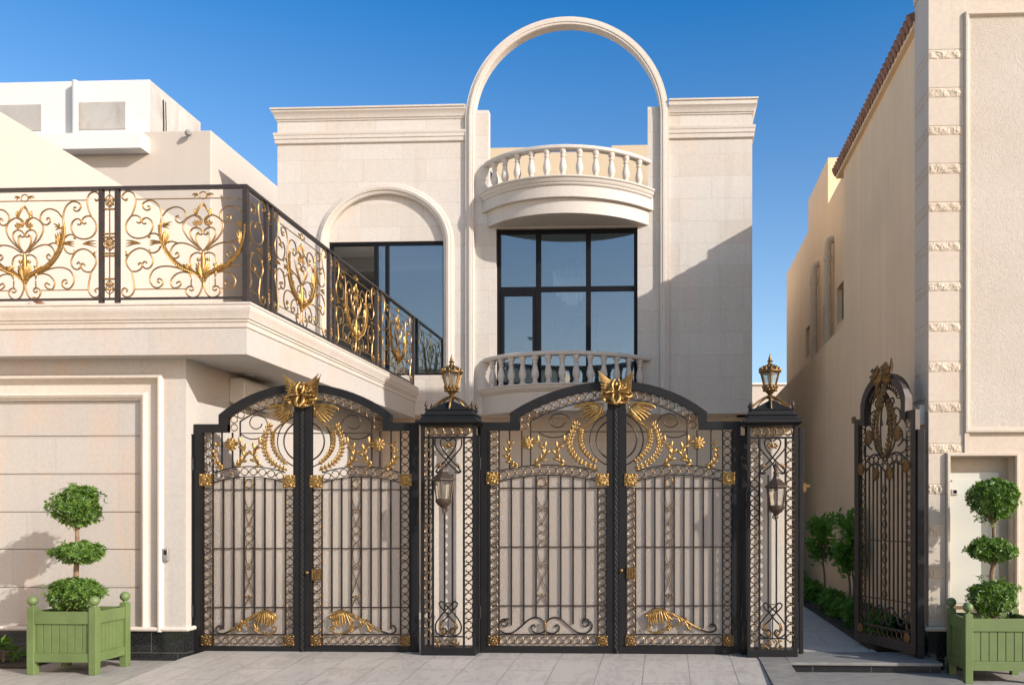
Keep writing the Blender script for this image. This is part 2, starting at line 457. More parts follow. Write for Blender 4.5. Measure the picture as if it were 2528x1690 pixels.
b.quad((DXL,9.02,0),(DXL,9.62,0),(DXL-.02,9.62,-.3),(DXL-.02,9.02,-.3))
b.quad((DXL,9.02,0),(DXL,8.0,-.055),(DXL-.12,8.0,-.094),(DXL-.12,9.02,-.094))
b.box(DXL, DXR, 3.2, 9.62, -.3, -.2)
tag(b.build('driveway', M['drive'], smooth=0), kind='structure')
b = MB(); b.quad((-5.3,9.62,-.004),(2.0,9.62,-.004),(2.0,17,-.004),(-5.3,17,-.004)); tag(b.build('courtyard_paving', M['path'], smooth=0), kind='structure')
b = MB(); b.quad((1.62,9.25,.0),(2.45,9.25,.0),(2.40,30,.0),(1.62,30,.0)); tag(b.build('side_path', M['path'], smooth=0), kind='structure')
b = MB(); b.box(2.40, 2.96, 9.9, 30, -.2, .05); tag(b.build('planting_bed', M['soil'], smooth=0), kind='structure')
# entrance steps with dark kerb
st = thing('entrance_steps', 'dark grey stone steps with a kerb leading up to the open side gate', 'steps', (2.0, 8.6, -.13))
b = MB(); b.box(1.33, 2.95, 8.93, 9.62, -.024, .012); b.build('tread', M['step'], st, bevel=.008)
b = MB(); b.box(1.33, 3.0, 8.30, 8.97, -.125, -.098); b.build('tread', M['step'], st, bevel=.008)
b = MB(); b.box(1.35, 2.93, 8.958, 9.5, -.0975, -.0245); b.box(1.35, 2.98, 8.325, 8.9, -.3, -.1255); b.build('riser', M['granite'], st)
b = MB()
vs = [(DXR+.005,9.0,.006),(1.33,9.0,.006),(1.33,8.0,-.05),(DXR+.005,8.0,-.05)]
b.prism([(DXR+.004,-.3),(1.33,-.3),(1.33,.01),(DXR+.004,.01)], 9.25, 8.95)
b.add([(DXR+.004,8.95,.01),(1.33,8.95,.01),(1.33,6.0,-.10),(DXR+.004,6.0,-.10),(DXR+.004,8.95,-.3),(1.33,8.95,-.3),(1.33,6.0,-.3),(DXR+.004,6.0,-.3)],
      [(0,1,2,3),(0,4,5,1),(1,5,6,2),(2,6,7,3),(3,7,4,0)])
b.build('kerb', M['step'], st)
# drain grate at the pavement's edge
dr = tag((lambda b: [b.box(-5.30+.0, -5.02, 7.86, 7.88, -.082, -.066), b.box(-5.30,-5.02,8.0,8.02,-.082,-.060)]+
    [b.box(-5.30+k*.03, -5.285+k*.03, 7.88, 8.0, -.082, -.062) for k in range(10)] and b)(MB()).build('drain_grate', M['iron'], smooth=0),
    'small black slotted drain grate in the pavement near the green planter', 'drain')

# ------------------------------------------------------------------ the villa
YF = 15.31
X = lambda px: ux(px, YF)
Z = lambda py, px=1250: uz(py, px, YF)
xl, Xa, Xb, xr = X(685), X(1151), X(1651), X(1857)
zb, zt = Z(1021, 1500), Z(268, 900)
villa = thing('villa', 'cream limestone two-storey villa with a tall open arch, balconies and black framed windows', 'house', (X(1270), YF+1, 0))
def wall_grid(b, xs, zs, hole, y0, y1):
    nx, nz = len(xs)-1, len(zs)-1
    sol = [[not hole((xs[i]+xs[i+1])/2, (zs[k]+zs[k+1])/2) for k in range(nz)] for i in range(nx)]
    S = lambda i,k: 0 <= i < nx and 0 <= k < nz and sol[i][k]
    for i in range(nx):
        for k in range(nz):
            if not sol[i][k]: continue
            a,c,e,g = xs[i],xs[i+1],zs[k],zs[k+1]
            b.quad((a,y0,e),(c,y0,e),(c,y0,g),(a,y0,g)); b.quad((a,y1,e),(a,y1,g),(c,y1,g),(c,y1,e))
            if not S(i-1,k): b.quad((a,y0,e),(a,y0,g),(a,y1,g),(a,y1,e))
            if not S(i+1,k): b.quad((c,y0,e),(c,y1,e),(c,y1,g),(c,y0,g))
            if not S(i,k-1): b.quad((a,y0,e),(a,y1,e),(c,y1,e),(c,y0,e))
            if not S(i,k+1): b.quad((a,y0,g),(c,y0,g),(c,y1,g),(a,y1,g))
b = MB()
# left front with its blind arch
wl, wr, wbz, whz = X(808), X(1096), Z(926, 950), Z(593, 950)
zc = Z(603, 950); aw = (wr-wl)/2; ah = Z(478, 950)-zc; wc = (wl+wr)/2
wall_grid(b, [xl, wl, wr, Xa], [zb, wbz, whz, zt-.02], lambda x,z: wl < x < wr and z > wbz, YF, YF+.25)
NA = 40
arc = [(wc-aw*math.cos(pi*i/NA), zc+ah*math.sin(pi*i/NA)) for i in range(NA+1)]
for (xa,za),(xb2,zb2) in zip(arc, arc[1:]):
    b.quad((xa,YF,za),(xb2,YF,zb2),(xb2,YF,zt-.02),(xa,YF,zt-.02))
    b.quad((xa,YF,za),(xa,YF+.25,za),(xb2,YF+.25,zb2),(xb2,YF,zb2))
b.box(wl-.01, wr+.01, YF+.07, YF+.24, whz, zc+ah+.02)                     # tympanum
# centre bay behind the great arch
cwl, cwr, cwb, cwt = X(1225), X(1574), Z(950, 1400), Z(562, 1400)
pl, pr = X(1206), X(1599); zp = Z(268, 1400)
wall_grid(b, [Xa, pl, cwl, cwr, pr, Xb], [zb, cwb, cwt, 7.5, zp],
          lambda x,z: (cwl < x < cwr and cwb < z < cwt) or (pl < x < pr and z > 7.5), YF+.001, YF+.16)
# right front and the sides
wall_grid(b, [Xb, xr], [zb, zt-.02], lambda x,z: False, YF, YF+.25)
b.box(xr-.25, xr, YF+.25, 26, zb, zt-.02); b.box(xl, xl+.25, YF+.25, 26, zb, zt-.02)
b.box(Xa-.2, Xa, YF+.25, 19.6, 3.5, zt-.06); b.box(Xb, Xb+.2, YF+.25, 19.6, 3.5, zt-.06)
b.build('wall', M['facade'], villa)
b = MB(); b.box(xl+.02, xr-.02, 15.95, 26, 0, zb+.05); b.box(xl+.01, xr-.01, YF+.25, 26, zb-.0, zb+.12); b.box(xl+.01, xr-.01, YF+.01, YF+.25, zb-.001, zb+.05)
b.build('ground_floor_wall', M['shadewall'], villa)
b = MB(); b.box(xl+.25, Xa, YF+.25, 26, zt-.5, zt-.3); b.box(Xb+.1, xr-.25, YF+.25, 26, zt-.5, zt-.3); b.box(Xa, Xb, YF+.16, 26, 7.28, 7.46)
b.build('roof', M['cream'], villa)
b = MB()
for p0,p1,py in ((1150,1330,365),(1330,1510,375.5),(1510,1655,358)):
    b.box(ux(p0,18.6), ux(p1,18.6), 18.6, 18.8, 7.4, uz(py,(p0+p1)/2,18.6))
b.build('roof_parapet', M['ochre'], villa)
FZ = lambda x, z, h: (x, YF+h, z)
# cornices
def cornice(path, px):
    z0, z1 = Z(297 if px < 1200 else 283, px), Z(268 if px < 1200 else 248, px)
    b = MB(); b.sweep(path, [(-.06,z0),(.014,z0),(.018,z0+.03),(.032,z0+.035),(.04,z0+.07),(.06,z0+.12),(.085,z0+.15),(.085,z1-.035),(.105,z1-.03),(.105,z1),(-.06,z1)], XY)
    b.build('cornice', M['trim'], villa, 25)
    z0, z1 = Z(354 if px < 1200 else 343, px), Z(327 if px < 1200 else 313, px)
    h = z1-z0
    b = MB(); b.sweep(path, [(-.06,z0),(.02,z0),(.035,z0+.015),(.035,z0+h*.40),(.048,z0+h*.44),(.048,z0+h*.72),(.054,z0+h*.75),(.06,z0+h*.85),(.06,z1),(-.06,z1)], XY)
    b.build('string_moulding', M['trim'], villa, 25)
cornice([(Xa,YF),(xl,YF),(xl,YF+3)], 900)
cornice([(xr,YF+3),(xr,YF),(Xb,YF)], 1750)
# great arch
xc_ = (Xa+Xb)/2; R_ = (Xb-Xa)/2; zs_ = Z(46,1401)-R_
Ri = R_-.16
path = [(xc_-Ri, zb-.02)]+[(xc_-Ri*math.cos(pi*i/160), zs_+Ri*math.sin(pi*i/160)) for i in range(161)]+[(xc_+Ri, zb-.02)]
b = MB(); b.sweep(path, [(0,.105),(0,-.07),(.012,-.085),(.045,-.085),(.052,-.097),(.088,-.097),(.094,-.08),(.118,-.08),(.124,-.062),(.16,-.062),(.16,.105)], FZ)
b.build('great_arch', M['trim'], villa, 0)
# blind arch moulding round the sliding window
arcm = [(wl, wbz)]+[(wc-aw*math.cos(pi*i/48), zc+ah*math.sin(pi*i/48)) for i in range(49)]+[(wr, wbz)]
b = MB(); b.sweep(arcm, [(-.004,.065),(-.004,-.02),(.02,-.035),(.05,-.04),(.056,-.06),(.10,-.072),(.125,-.06),(.13,-.045),(.155,-.045),(.165,-.03),(.19,-.022),(.195,.01)], FZ)
b.build('window_arch', M['trim'], villa, 25)

# sliding window on the terrace: one panel slid open
wx = lambda px: ux(px, YF+.12)
b = MB(); y0, y1 = YF+.10, YF+.17
ztf, zbf = whz-.002, wbz
b.box(wl, wr, y0, y1, ztf-.055, ztf); b.box(wl, wr, y0, y1, zbf, zbf+.05)
b.box(wl, wl+.05, y0, y1, zbf+.05, ztf-.055); b.box(wr-.05, wr, y0, y1, zbf+.05, ztf-.055)
b.box(wx(925), wx(933.5), y0-.012, y1-.03, zbf+.05, ztf-.055); b.box(wx(952), wx(960), y0-.005, y1, zbf+.05, ztf-.055)
win = b.build('sliding_window', M['alu'], villa, 0)
b = MB(); b.box(wx(933.5), wr-.05, y0+.03, y0+.036, zbf+.05, ztf-.055); b.build('pane', M['glass'], win, 0)
b = MB(); b.box(wl-.02, wr+.02, YF+.06, YF+.24, wbz-.03, wbz); b.build('sill', M['trim'], villa)
# centre window and balcony door
b = MB(); y0, y1 = YF+.07, YF+.14
wx = lambda px: ux(px, YF+.08); fz = lambda py: uz(py, 1400, YF+.08)
b.box(cwl, cwr, y0, y1, cwt-.075, cwt); b.box(cwl, cwl+.07, y0, y1, cwb, cwt-.075); b.box(cwr-.07, cwr, y0, y1, cwb, cwt-.075)
for p0, p1 in ((1323,1335.6),(1446.5,1458.5)): b.box(wx(p0), wx(p1), y0, y1-.005, cwb, cwt-.075)
b.box(cwl+.07, cwr-.07, y0+.003, y1-.008, fz(719), fz(707)); b.box(cwl+.07, cwr-.07, y0, y1-.008, cwb, cwb+.06)
win = b.build('balcony_window', M['alu'], villa, 0)
def pane(p0, p1, q0, q1):
    b = MB(); b.box(wx(p0), wx(p1), y0+.03, y0+.036, fz(q1), fz(q0)); b.build('pane', M['glass'], win, 0)
pane(1235,1323,571,707); pane(1335.6,1446.5,571,707); pane(1458.5,1565,571,707)
pane(1335.6,1446.5,719,946); pane(1458.5,1565,719,946); pane(1240,1315,728,942)
b = MB(); dx0, dx1 = cwl+.07, wx(1323)
b.box(dx0+.005, dx0+.06, y0-.015, y0+.028, cwb+.06, fz(720)); b.box(dx1-.062, dx1-.005, y0-.015, y0+.028, cwb+.06, fz(720))
b.box(dx0+.06, dx1-.062, y0-.015, y0+.028, fz(728), fz(720)); b.build('door_leaf', M['alu'], win, 0)
b = MB(); hx, hz = wx(1317), fz(834); b.box(hx-.012, hx+.012, y0-.025, y0-.015, hz-.12, hz+.02); b.box(hx-.10, hx, y0-.055, y0-.035, hz-.01, hz+.01); b.box(hx-.008, hx+.008, y0-.05, y0-.02, hz-.008, hz+.008)
b.build('door_handle', M['iron'], win, 0)

# balconies
BAL = [(.052,0),(.052,.035),(.04,.045),(.046,.06),(.034,.075),(.034,.085),(.045,.11),(.056,.15),(.058,.185),(.052,.23),(.04,.285),(.033,.33),(.030,.355),(.042,.365),(.042,.38),(.032,.39),(.036,.41),(.050,.435),(.054,.455),(.054,.48)]
mbal = MB(); mbal.lathe([(r*1.17, z) for r, z in BAL], (0,0,0), 14); bal_mesh = None
def balcony(cpx, zr, ztop, prof_c, zsoff, nb, amax, tiers):
    global bal_mesh
    cx = ux(cpx, YF); hw, sag = 1.50, .69
    R = (hw*hw+sag*sag)/(2*sag); Yc = YF+R-sag; A = math.asin(hw/R)
    pt = lambda a, o=0: (cx+(R+o)*math.sin(a), Yc-(R+o)*math.cos(a))
    def pa(o):                                  # arc running from wall to wall at offset o
        AA = math.acos(max(-1,(R-sag+.0)/(R+o))); return [pt(AA-2*AA*i/40, o) for i in range(41)]
    b = MB()
    for z0, z1, o in tiers: b.slab([(x,y) for x,y in pa(o)][::-1], z0, z1)
    b.sweep(pa(0), prof_c, XY, caps=True)
    sl_ = b.build('balcony', M['trim'], villa, 25)
    b = MB(); b.sweep(pa(0), [(-.085,zr),(-.07,zr-.012),(.05,zr-.012),(.068,zr+.005),(.068,zr+.045),(.055,zr+.062),(-.085,zr+.062)], XY); b.build('handrail', M['trim'], sl_, 25)
    h = (zr-.012)-ztop; off = Vector(villa.location)
    for i in range(nb):
        a = -amax+2*amax*i/(nb-1); x, y = pt(a*A, -.01)
        if bal_mesh is None:
            o = mbal.build('baluster', M['trim'], None, 50); bal_mesh = o.data
        else:
            o = bpy.data.objects.new('baluster', bal_mesh); C.objects.link(o)
        o.parent = sl_; o.location = Vector((x,y,ztop))-off; o.scale = (1,1,h/.48)
z = 7.52
balcony(1401, 8.03, z, [(-.2,z),(.16,z),(.165,z-.02),(.155,z-.035),(.14,z-.04),(.135,z-.07),(.115,z-.10),(.105,z-.105),(.10,z-.13),(.085,z-.15),(.07,z-.155),(-.2,z-.155)], 6.9, 11, .86,
        [(7.17,7.40,.07),(6.905,7.172,.0)])
z = 3.885
balcony(1399, 4.405, z, [(-.2,z),(.16,z),(.165,z-.02),(.155,z-.035),(.14,z-.04),(.135,z-.07),(.115,z-.09),(.09,z-.12),(.07,z-.13),(-.2,z-.13)], 3.4, 13, .88,
        [(3.41,3.80,.06)])
# rooms behind the windows
b = MB()
b.box(Xa+.02, Xb-.02, 20.4, 20.5, 3.7, 7.1); b.box(Xa+.001, Xa+.05, YF+.17, 20.4, 3.7, 7.1); b.box(Xb-.05, Xb-.001, YF+.17, 20.4, 3.7, 7.1)
b.box(Xa+.05, Xb-.05, YF+.17, 20.4, 3.75, 3.85)
b.box(Xa+.05, Xb-.05, YF+.17, 17.0, 6.98, 7.1); b.box(Xa+.05, Xb-.05, 19.4, 20.4, 6.98, 7.1); b.box(Xa+.05, Xa+1.1, 17.0, 19.4, 6.98, 7.1); b.box(Xb-1.1, Xb-.05, 17.0, 19.4, 6.98, 7.1)
b.box(Xa+.05, Xb-.05, YF+.17, 20.4, 7.2, 7.26)
b.box(xl+.26, Xa-.21, 20.4, 20.5, 3.7, 7.1); b.box(xl+.251, xl+.3, YF+.26, 20.4, 3.7, 7.1)
b.box(xl+.3, Xa-.21, YF+.26, 20.4, 3.75, 3.85); b.box(xl+.3, Xa-.21, YF+.26, 16.4, 6.72, 6.8); b.box(xl+.3, Xa-.21, 16.4, 20.4, 6.92, 7.0)
b.box(xl+.3, Xa-.21, 16.9, 17.0, 6.60, 6.92)
b.build('room_interior', M['interior'], villa, 0)
YCH = 18.2; cx_, cz_ = ux(1412, YCH), uz(720, 1412, YCH)
ch = thing('chandelier', 'crystal chandelier hanging inside behind the balcony window', 'chandelier', (cx_, YCH, cz_))
b = MB(); b.tube([(cx_,YCH,cz_+.5),(cx_,YCH,7.2)], .012, 6); b.lathe([(.12,0),(.12,.03),(.02,.05)], (cx_,YCH,7.14), 12); b.build('chain', M['gold'], ch)
b = MB()
for r_, n_, z0, z1 in ((.40,40,.05,.42),(.33,32,-.08,.15),(.22,22,-.20,.02),(.11,12,-.30,-.08)):
    for i in range(n_):
        t = 2*pi*i/n_; b.tube([(cx_+r_*math.cos(t),YCH+r_*math.sin(t),cz_+z0),(cx_+r_*math.cos(t),YCH+r_*math.sin(t),cz_+z1)], .009, 4)
mcry, t_, b_, N_, L_ = mat('crystal'); b_.inputs['Base Color'].default_value = (.85,.87,.9,1); b_.inputs['Roughness'].default_value = .15; b_.inputs['Metallic'].default_value = .4; b_.inputs['Emission Color'].default_value = (1,.93,.82,1); b_.inputs['Emission Strength'].default_value = .06
b.build('crystal_rods', mcry, ch, 0)
pa_ = thing('painting', 'large abstract painting on the back wall of the upstairs room', 'painting', (ux(1430,20.3), 20.36, 5.2))
b = MB(); x0, x1, z0, z1 = ux(1372,20.3), ux(1470,20.3), uz(870,1420,20.3), uz(782,1420,20.3); b.box(x0,x1,20.36,20.395,z0,z1); b.build('canvas', M['art'], pa_, 0)
b = MB(); b.box(x0-.04,x0,20.35,20.398,z0-.04,z1+.04); b.box(x1,x1+.04,20.35,20.398,z0-.04,z1+.04); b.box(x0,x1,20.35,20.398,z0-.04,z0); b.box(x0,x1,20.35,20.398,z1,z1+.04); b.build('frame', M['alu'], pa_, 0)
for px_, lab in ((1275,'pale armchair behind the glazed balcony door'),(1545,'pale armchair behind the right pane of the balcony window')):
    ax, ay = ux(px_,16.8), 16.8
    ac = thing('armchair', lab, 'chair', (ax,ay,3.85), 'armchairs in the upstairs room')
    b = MB(); b.box(ax-.34,ax+.34,ay-.3,ay+.3,4.05,4.3); b.build('seat', M['fabric'], ac, bevel=.04)
    b = MB(); b.prism([(ax-.36,4.1),(ax+.36,4.1),(ax+.34,4.78),(ax+.22,4.9),(ax-.22,4.9),(ax-.34,4.78)], ay-.36, ay-.25); b.build('backrest', M['fabric'], ac, bevel=.03)
    for sx in (-1,1):
        for sy in (-1,1):
            b = MB(); b.box(ax+sx*.3-.025,ax+sx*.3+.025,ay+sy*.27-.025,ay+sy*.27+.025,3.85,4.06); b.build('leg', M['alu'], ac)

# ------------------------------------------------------------------ left wing with the roof terrace
YW = 9.31
XC = ux(459, YW)                               # its corner
wing = thing('terrace_wing', 'low cream limestone wing with a panelled front, black granite plinth and roof terrace', 'building', (-8, YW, -.1))
px2 = lambda px: ux(px, YW); pz2 = lambda py: uz(py, 300, YW)
zs0, zs1 = 3.37, 3.925
b = MB(); XL = -15.0; xo, zo = px2(404), pz2(924)
b.box(xo, XC, YW, YW+.0995, pz2(1557), zs0+.02); b.box(XL, xo-.0, YW, YW+.0995, zo, zs0+.02); b.box(XL, XC, YW+.1, 16.6, -.1, zs0+.02)
b.build('wall', M['fascia'], wing)
b = MB(); WZ = lambda x,z,h: (x, YW+h, z)
b.sweep([(xo, pz2(1557)),(xo, zo),(XL, zo)], [(0,.1),(0,-.012),(.006,-.032),(.02,-.047),(.042,-.047),(.057,-.03),(.062,-.002),(.076,-.002),(.079,.012),(.090,.012),(.093,.028),(.200,.028),(.203,.006),(.215,-.014),(.235,-.02),(.26,-.006),(.275,.012),(.278,.022),(.29,.022),(.292,.1)], WZ)
b.build('frame_moulding', M['trim'], wing, 25)
b = MB(); grooves = [969,1074,1168,1263,1356,1451,1557]
for a, c in zip(grooves, grooves[1:]):
    b.box(XL, xo-.28, YW+.062, YW+.099, pz2(c)+.004, pz2(a)-.004)
b.box(XL, xo-.28, YW+.085, YW+.0995, pz2(1557), pz2(969))
b.build('panel_courses', M['wing'], wing, 0, bevel=.003)
zl1, zl0 = pz2(1546), pz2(1557)
b = MB(); b.sweep([(XC,13),(XC,YW),(XL,YW)], [(-.05,zl0),(.02,zl0),(.04,zl0+.012),(.045,zl0+.03),(.035,zl1-.005),(.02,zl1),(-.05,zl1)], XY); b.build('ledge_moulding', M['trim'], wing, 25)
b = MB(); b.sweep([(XC,13),(XC,YW),(XL,YW)], [(-.05,-.2),(.012,-.2),(.012,zl0),(-.05,zl0)], XY); b.build('plinth', M['granite'], wing, 0)
YT = 9.07; XT = ux(609, YT)
b = MB(); b.box(XL, XT, YT, YF-.002, zs0, zs1-.004); b.build('terrace_slab', M['fascia'], wing, 0)
b = MB(); z1 = 3.932; z0 = z1-.262
b.sweep([(XT,YF-.003),(XT,YT),(XL,YT)], [(-.05,z0),(.012,z0),(.018,z0+.055),(.03,z0+.06),(.032,z0+.085),(.045,z0+.09),(.052,z0+.12),(.07,z0+.16),(.082,z0+.19),(.082,z0+.215),(.072,z0+.235),(.085,z0+.24),(.085,z1),(-.05,z1)], XY)
b.build('terrace_cornice', M['trim'], wing, 25)
b = MB()
for yy in (10.4, 12.2, 14.0): b.lathe([(.06,0),(.06,.012),(.045,.012)], (ux(660,10.9), yy, zs0-.012), 14)
b.build('soffit_light', M['whitep'], wing)
# split air conditioner on the courtyard side of the wing
ax, ay0, ay1, az0, az1 = XC, 10.25, 11.15, 2.97, 3.30
ac = thing('air_conditioner', 'cream wall air conditioner under the terrace soffit behind the gate', 'air conditioner', (ax, ay0, az0))
b = MB(); prof = [(0,az0+.03),(.10,az0),(.17,az0+.03),(.20,az0+.12),(.20,az1-.05),(.17,az1),(0,az1)]
v0 = [(ax+o,ay0,z) for o,z in prof]; v1 = [(ax+o,ay1,z) for o,z in prof]; n = len(prof)
b.add(v0+v1, [tuple(range(n)), tuple(range(2*n-1,n-1,-1))]+[(i,(i+1)%n,(i+1)%n+n,i+n) for i in range(n)])
b.build('casing', M['whitep'], ac, 25, bevel=.01)
b = MB(); b.box(ax+.198, ax+.206, ay0+.05, ay1-.05, az0+.14, az1-.06); b.build('front_panel', M['whitep'], ac, 0, bevel=.003)
b = MB()
for k in range(3): b.box(ax+.05+k*.03, ax+.07+k*.03, ay0+.06, ay1-.06, az0-.004+k*.006, az0+.010+k*.006)
b.build('louvre', M['grey'], ac, 0)
# intercom on the front
ip = thing('intercom', 'small pale intercom with dark screen on the wall beside the gate', 'intercom', U(411,1370,YW))
x0,x1,z0,z1 = px2(404.5),px2(418),pz2(1384),pz2(1353)
b = MB(); b.box(x0,x1,YW-.03,YW,z0,z1); b.build('case', M['steel'], ip, bevel=.004)
b = MB(); b.box(x0+.02,x1-.015,YW-.034,YW-.0301,z0+.075,z1-.02); b.build('screen', M['dark'], ip)
b = MB(); b.box(x0+.02,x1-.015,YW-.034,YW-.0301,z0+.02,z0+.05); b.build('button', M['grey'], ip)

# ------------------------------------------------------------------ neighbouring houses
XN = -8.79; YN = 15.75
nb = thing('cream_house', 'plain cream rendered house with a white canopy behind the terrace', 'house', (XN-2, YN, 0))
ztn = uz(322,500,YN)
b = MB(); b.box(-22, XN, YN, 27, 0, ztn); b.build('wall', M['cream'], nb, 0, bevel=.015)
b = MB(); zz0, zz1 = uz(366,350,YN-.25), uz(326,350,YN-.25); b.box(-22, ux(350,YN-.25), YN-.27, YN, zz0, zz1); b.build('canopy', M['white'], nb, 0, bevel=.008)
b = MB(); cx0, cz0 = ux(464,YN-.1), uz(328,464,YN-.1); b.lathe([(.05,0),(.06,.04),(.03,.09)], (cx0,YN-.1,cz0-.04), 10); b.box(cx0-.015,cx0+.015,YN-.1,YN,cz0,cz0+.03); b.build('wall_lamp', M['grey'], nb)
wb = thing('white_rooftop_block', 'white rooftop block with bare concrete patches above the cream house', 'building', (-12, YN+.1, ztn))
xw = ux(369,YN+.02); ztw = uz(196,369,YN+.02)
b = MB(); b.box(-24, xw, YN+.02, 17.55, ztn-.02, ztw); b.build('wall', M['white'], wb, 0, bevel=.012)
b = MB(); b.box(xw-.003, xw+.012, YN+.04, 17.53, ztn-.0, ztw-.015); b.build('side_concrete', M['concrete'], wb, 0)
for p0,p1,q0,q1 in ((185,309,253,320),(-120,101,262,326)):
    b = MB(); b.box(ux(p0,YN),ux(p1,YN),YN+.005,YN+.03,uz(q1,p0,YN),uz(q0,p0,YN)); b.build('concrete_patch', M['concrete'], wb, 0)
b = MB(); xp = ux(183,YN-.1); b.tube([(xp,YN-.07,ztn-.1),(xp,YN-.07,uz(198,183,YN-.1))], .055, 10); b.build('drainpipe', M['whitep'], wb)
b = MB()
for dy, w in ((.42,.010),(.50,.006)): b.tube([(xw+.03,YN+dy,ztw-.2),(xw+.03,YN+dy+.02,ztw-.7),(xw+.03,YN+dy,ztn)], w, 4)
b.build('cable', M['iron'], wb)
pw = thing('party_wall', 'long sunlit cream boundary wall along the left side of the terrace', 'wall', (XN, 12, 3.9))
b = MB(); zpw = uz(457,296,XN*-2050/(1641-296)); b.box(XN-.25, XN-.03, 3.0, YN, 0, 6.93); b.build('masonry', M['cream'], pw, 0, bevel=.01)
b = MB(); b.tube(smooth_pts([(XN+.1,11.1,4.55),(XN+.06,11.7,4.43),(XN+.05,12.0,4.4),(XN+.05,12.1,4.3),(XN+.05,12.12,4.0)],4), .035, 8); b.build('spout_pipe', M['terracotta'], pw)
fh = thing('far_house', 'small cream house far behind between the villa and the right hand wall', 'house', (5, 42, 0))
b = MB(); b.box(ux(1840,42), ux(1990,42), 42, 50, 0, uz(949,1880,42)); b.build('wall', M['cream'], fh, 0)
b = MB(); b.box(ux(1838,42)-.1, ux(1992,42), 41.9, 50.1, uz(949,1880,42), uz(945,1880,42)); b.build('coping', M['white'], fh, 0)

sh_ = thing('street_house', 'tan house across the street, seen only mirrored in the villa windows', 'house', (-7, -19, 0))
b = MB(); b.box(-16,3,-26,-18,-.2,8.6); b.box(-16,-6,-26,-18.2,8.6,10.2); b.build('wall', M['tan'], sh_, 0)
for k in range(6):
    b = MB(); b.box(-14.8+k*3,-13.4+k*3,-18.0,-17.97,5.2,7.4); w_ = b.build('window', M['alu'], sh_, 0)
    b = MB(); b.box(-14.7+k*3,-13.5+k*3,-17.97,-17.965,5.3,7.3); b.build('pane', M['dark'], w_, 0)
b = MB(); b.box(-16.1,3.1,-18.1,-17.85,8.6,8.85); b.build('cornice', M['white'], sh_, 0)

# ------------------------------------------------------------------ right hand house
YR = 9.31
XR = 2.957
XQ = ux(2292, YR)                               # front left corner of the quoined pilaster
rh = thing('right_house', 'tall tan house with rough quoin bands, clay tile eave and long shaded side wall', 'house', (4, YR, -.1))
rx = lambda px: ux(px, YR); rz = lambda py, px=2340: uz(py, px, YR)
YP1 = 9.82
b = MB(); b.box(XR, 6.5, YP1-.02, 13.87, -.1, 7.33); b.box(XR, XR+.3, 13.87, 40, -.1, 4.72)
XB = 3.27
def wgx(b, ys, zs, hole):                       # wall in the plane x = XB with window recesses
    bb = MB(); wall_grid(bb, ys, zs, hole, 0, .14)
    b.add([(XB+y, x, z) for x,y,z in bb.v], bb.f)
wins = [(15.32,15.95),(16.74,17.32),(18.9,19.42)]
ys = sorted({13.87, 22.45} | {v for w in wins for v in w}); zw0, zw1 = 5.16, 5.86
wgx(b, ys, [4.6, zw0, zw1, 7.8], lambda y,z: zw0 < z < zw1 and any(a < y < c for a,c in wins))
b.box(XB+.14, 9, 13.87, 22.45, 4.6, 7.8)
b.box(XB, 9, 16.8, 19.1, 7.8, 8.72); b.box(XB, 9, 19.1, 22.45, 7.8, 8.02)
b.build('side_wall', M['tan'], rh, 0)
b = MB(); b.box(XR-.012, XR+.1, YP1, 40, -.1, .19); b.build('side_plinth', M['granite'], rh, 0)
for a, c in wins:
    b = MB(); b.box(XB+.10, XB+.139, a, c, zw0, zw1)
    w_ = b.build('window', M['grey'], rh, 0)
    b = MB(); b.box(XB+.09, XB+.0995, a+.05, c-.05, zw0+.05, zw1-.05); b.build('pane', M['dark'], w_, 0)
for yy, zt_ in ((16.25,6.9),(17.75,6.87)):
    b = MB(); b.tube(smooth_pts([(XB+.05,yy,zt_),(XB-.05,yy,zt_),(XB-.10,yy,zt_-.06),(XB-.11,yy,zt_-.2)],4)+[Vector((XB-.11,yy,4.7))], .07, 10)
    b.tube([(XB-.11,yy,zt_-.42),(XB-.11,yy,zt_-.30)], .082, 10); b.build('drainpipe', M['pipe'], rh)
# tiled eave: half round clay tiles stepping along the wall head
b = MB(); n_ = 34; pitch = (14.25-9.80)/n_
for k in range(n_):
    y = 9.80+(k+.5)*pitch
    for j in range(3):
        x0 = XR-.10+j*.34; z0 = 7.36+j*.13
        pts = [(x0, y, z0), (x0+.38, y, z0+.145+.02)]
        b.tube(pts, [.076,.064], 8, flat=.8)
b.build('roof_tiles', M['terracotta'], rh, 40)
b = MB(); b.box(XR-.06, XR+.2, YP1, 14.2, 7.26, 7.332); b.box(XR-.03,6.5,YP1,14.2,7.332,7.36); b.build('eave_board', M['tan'], rh, 0)
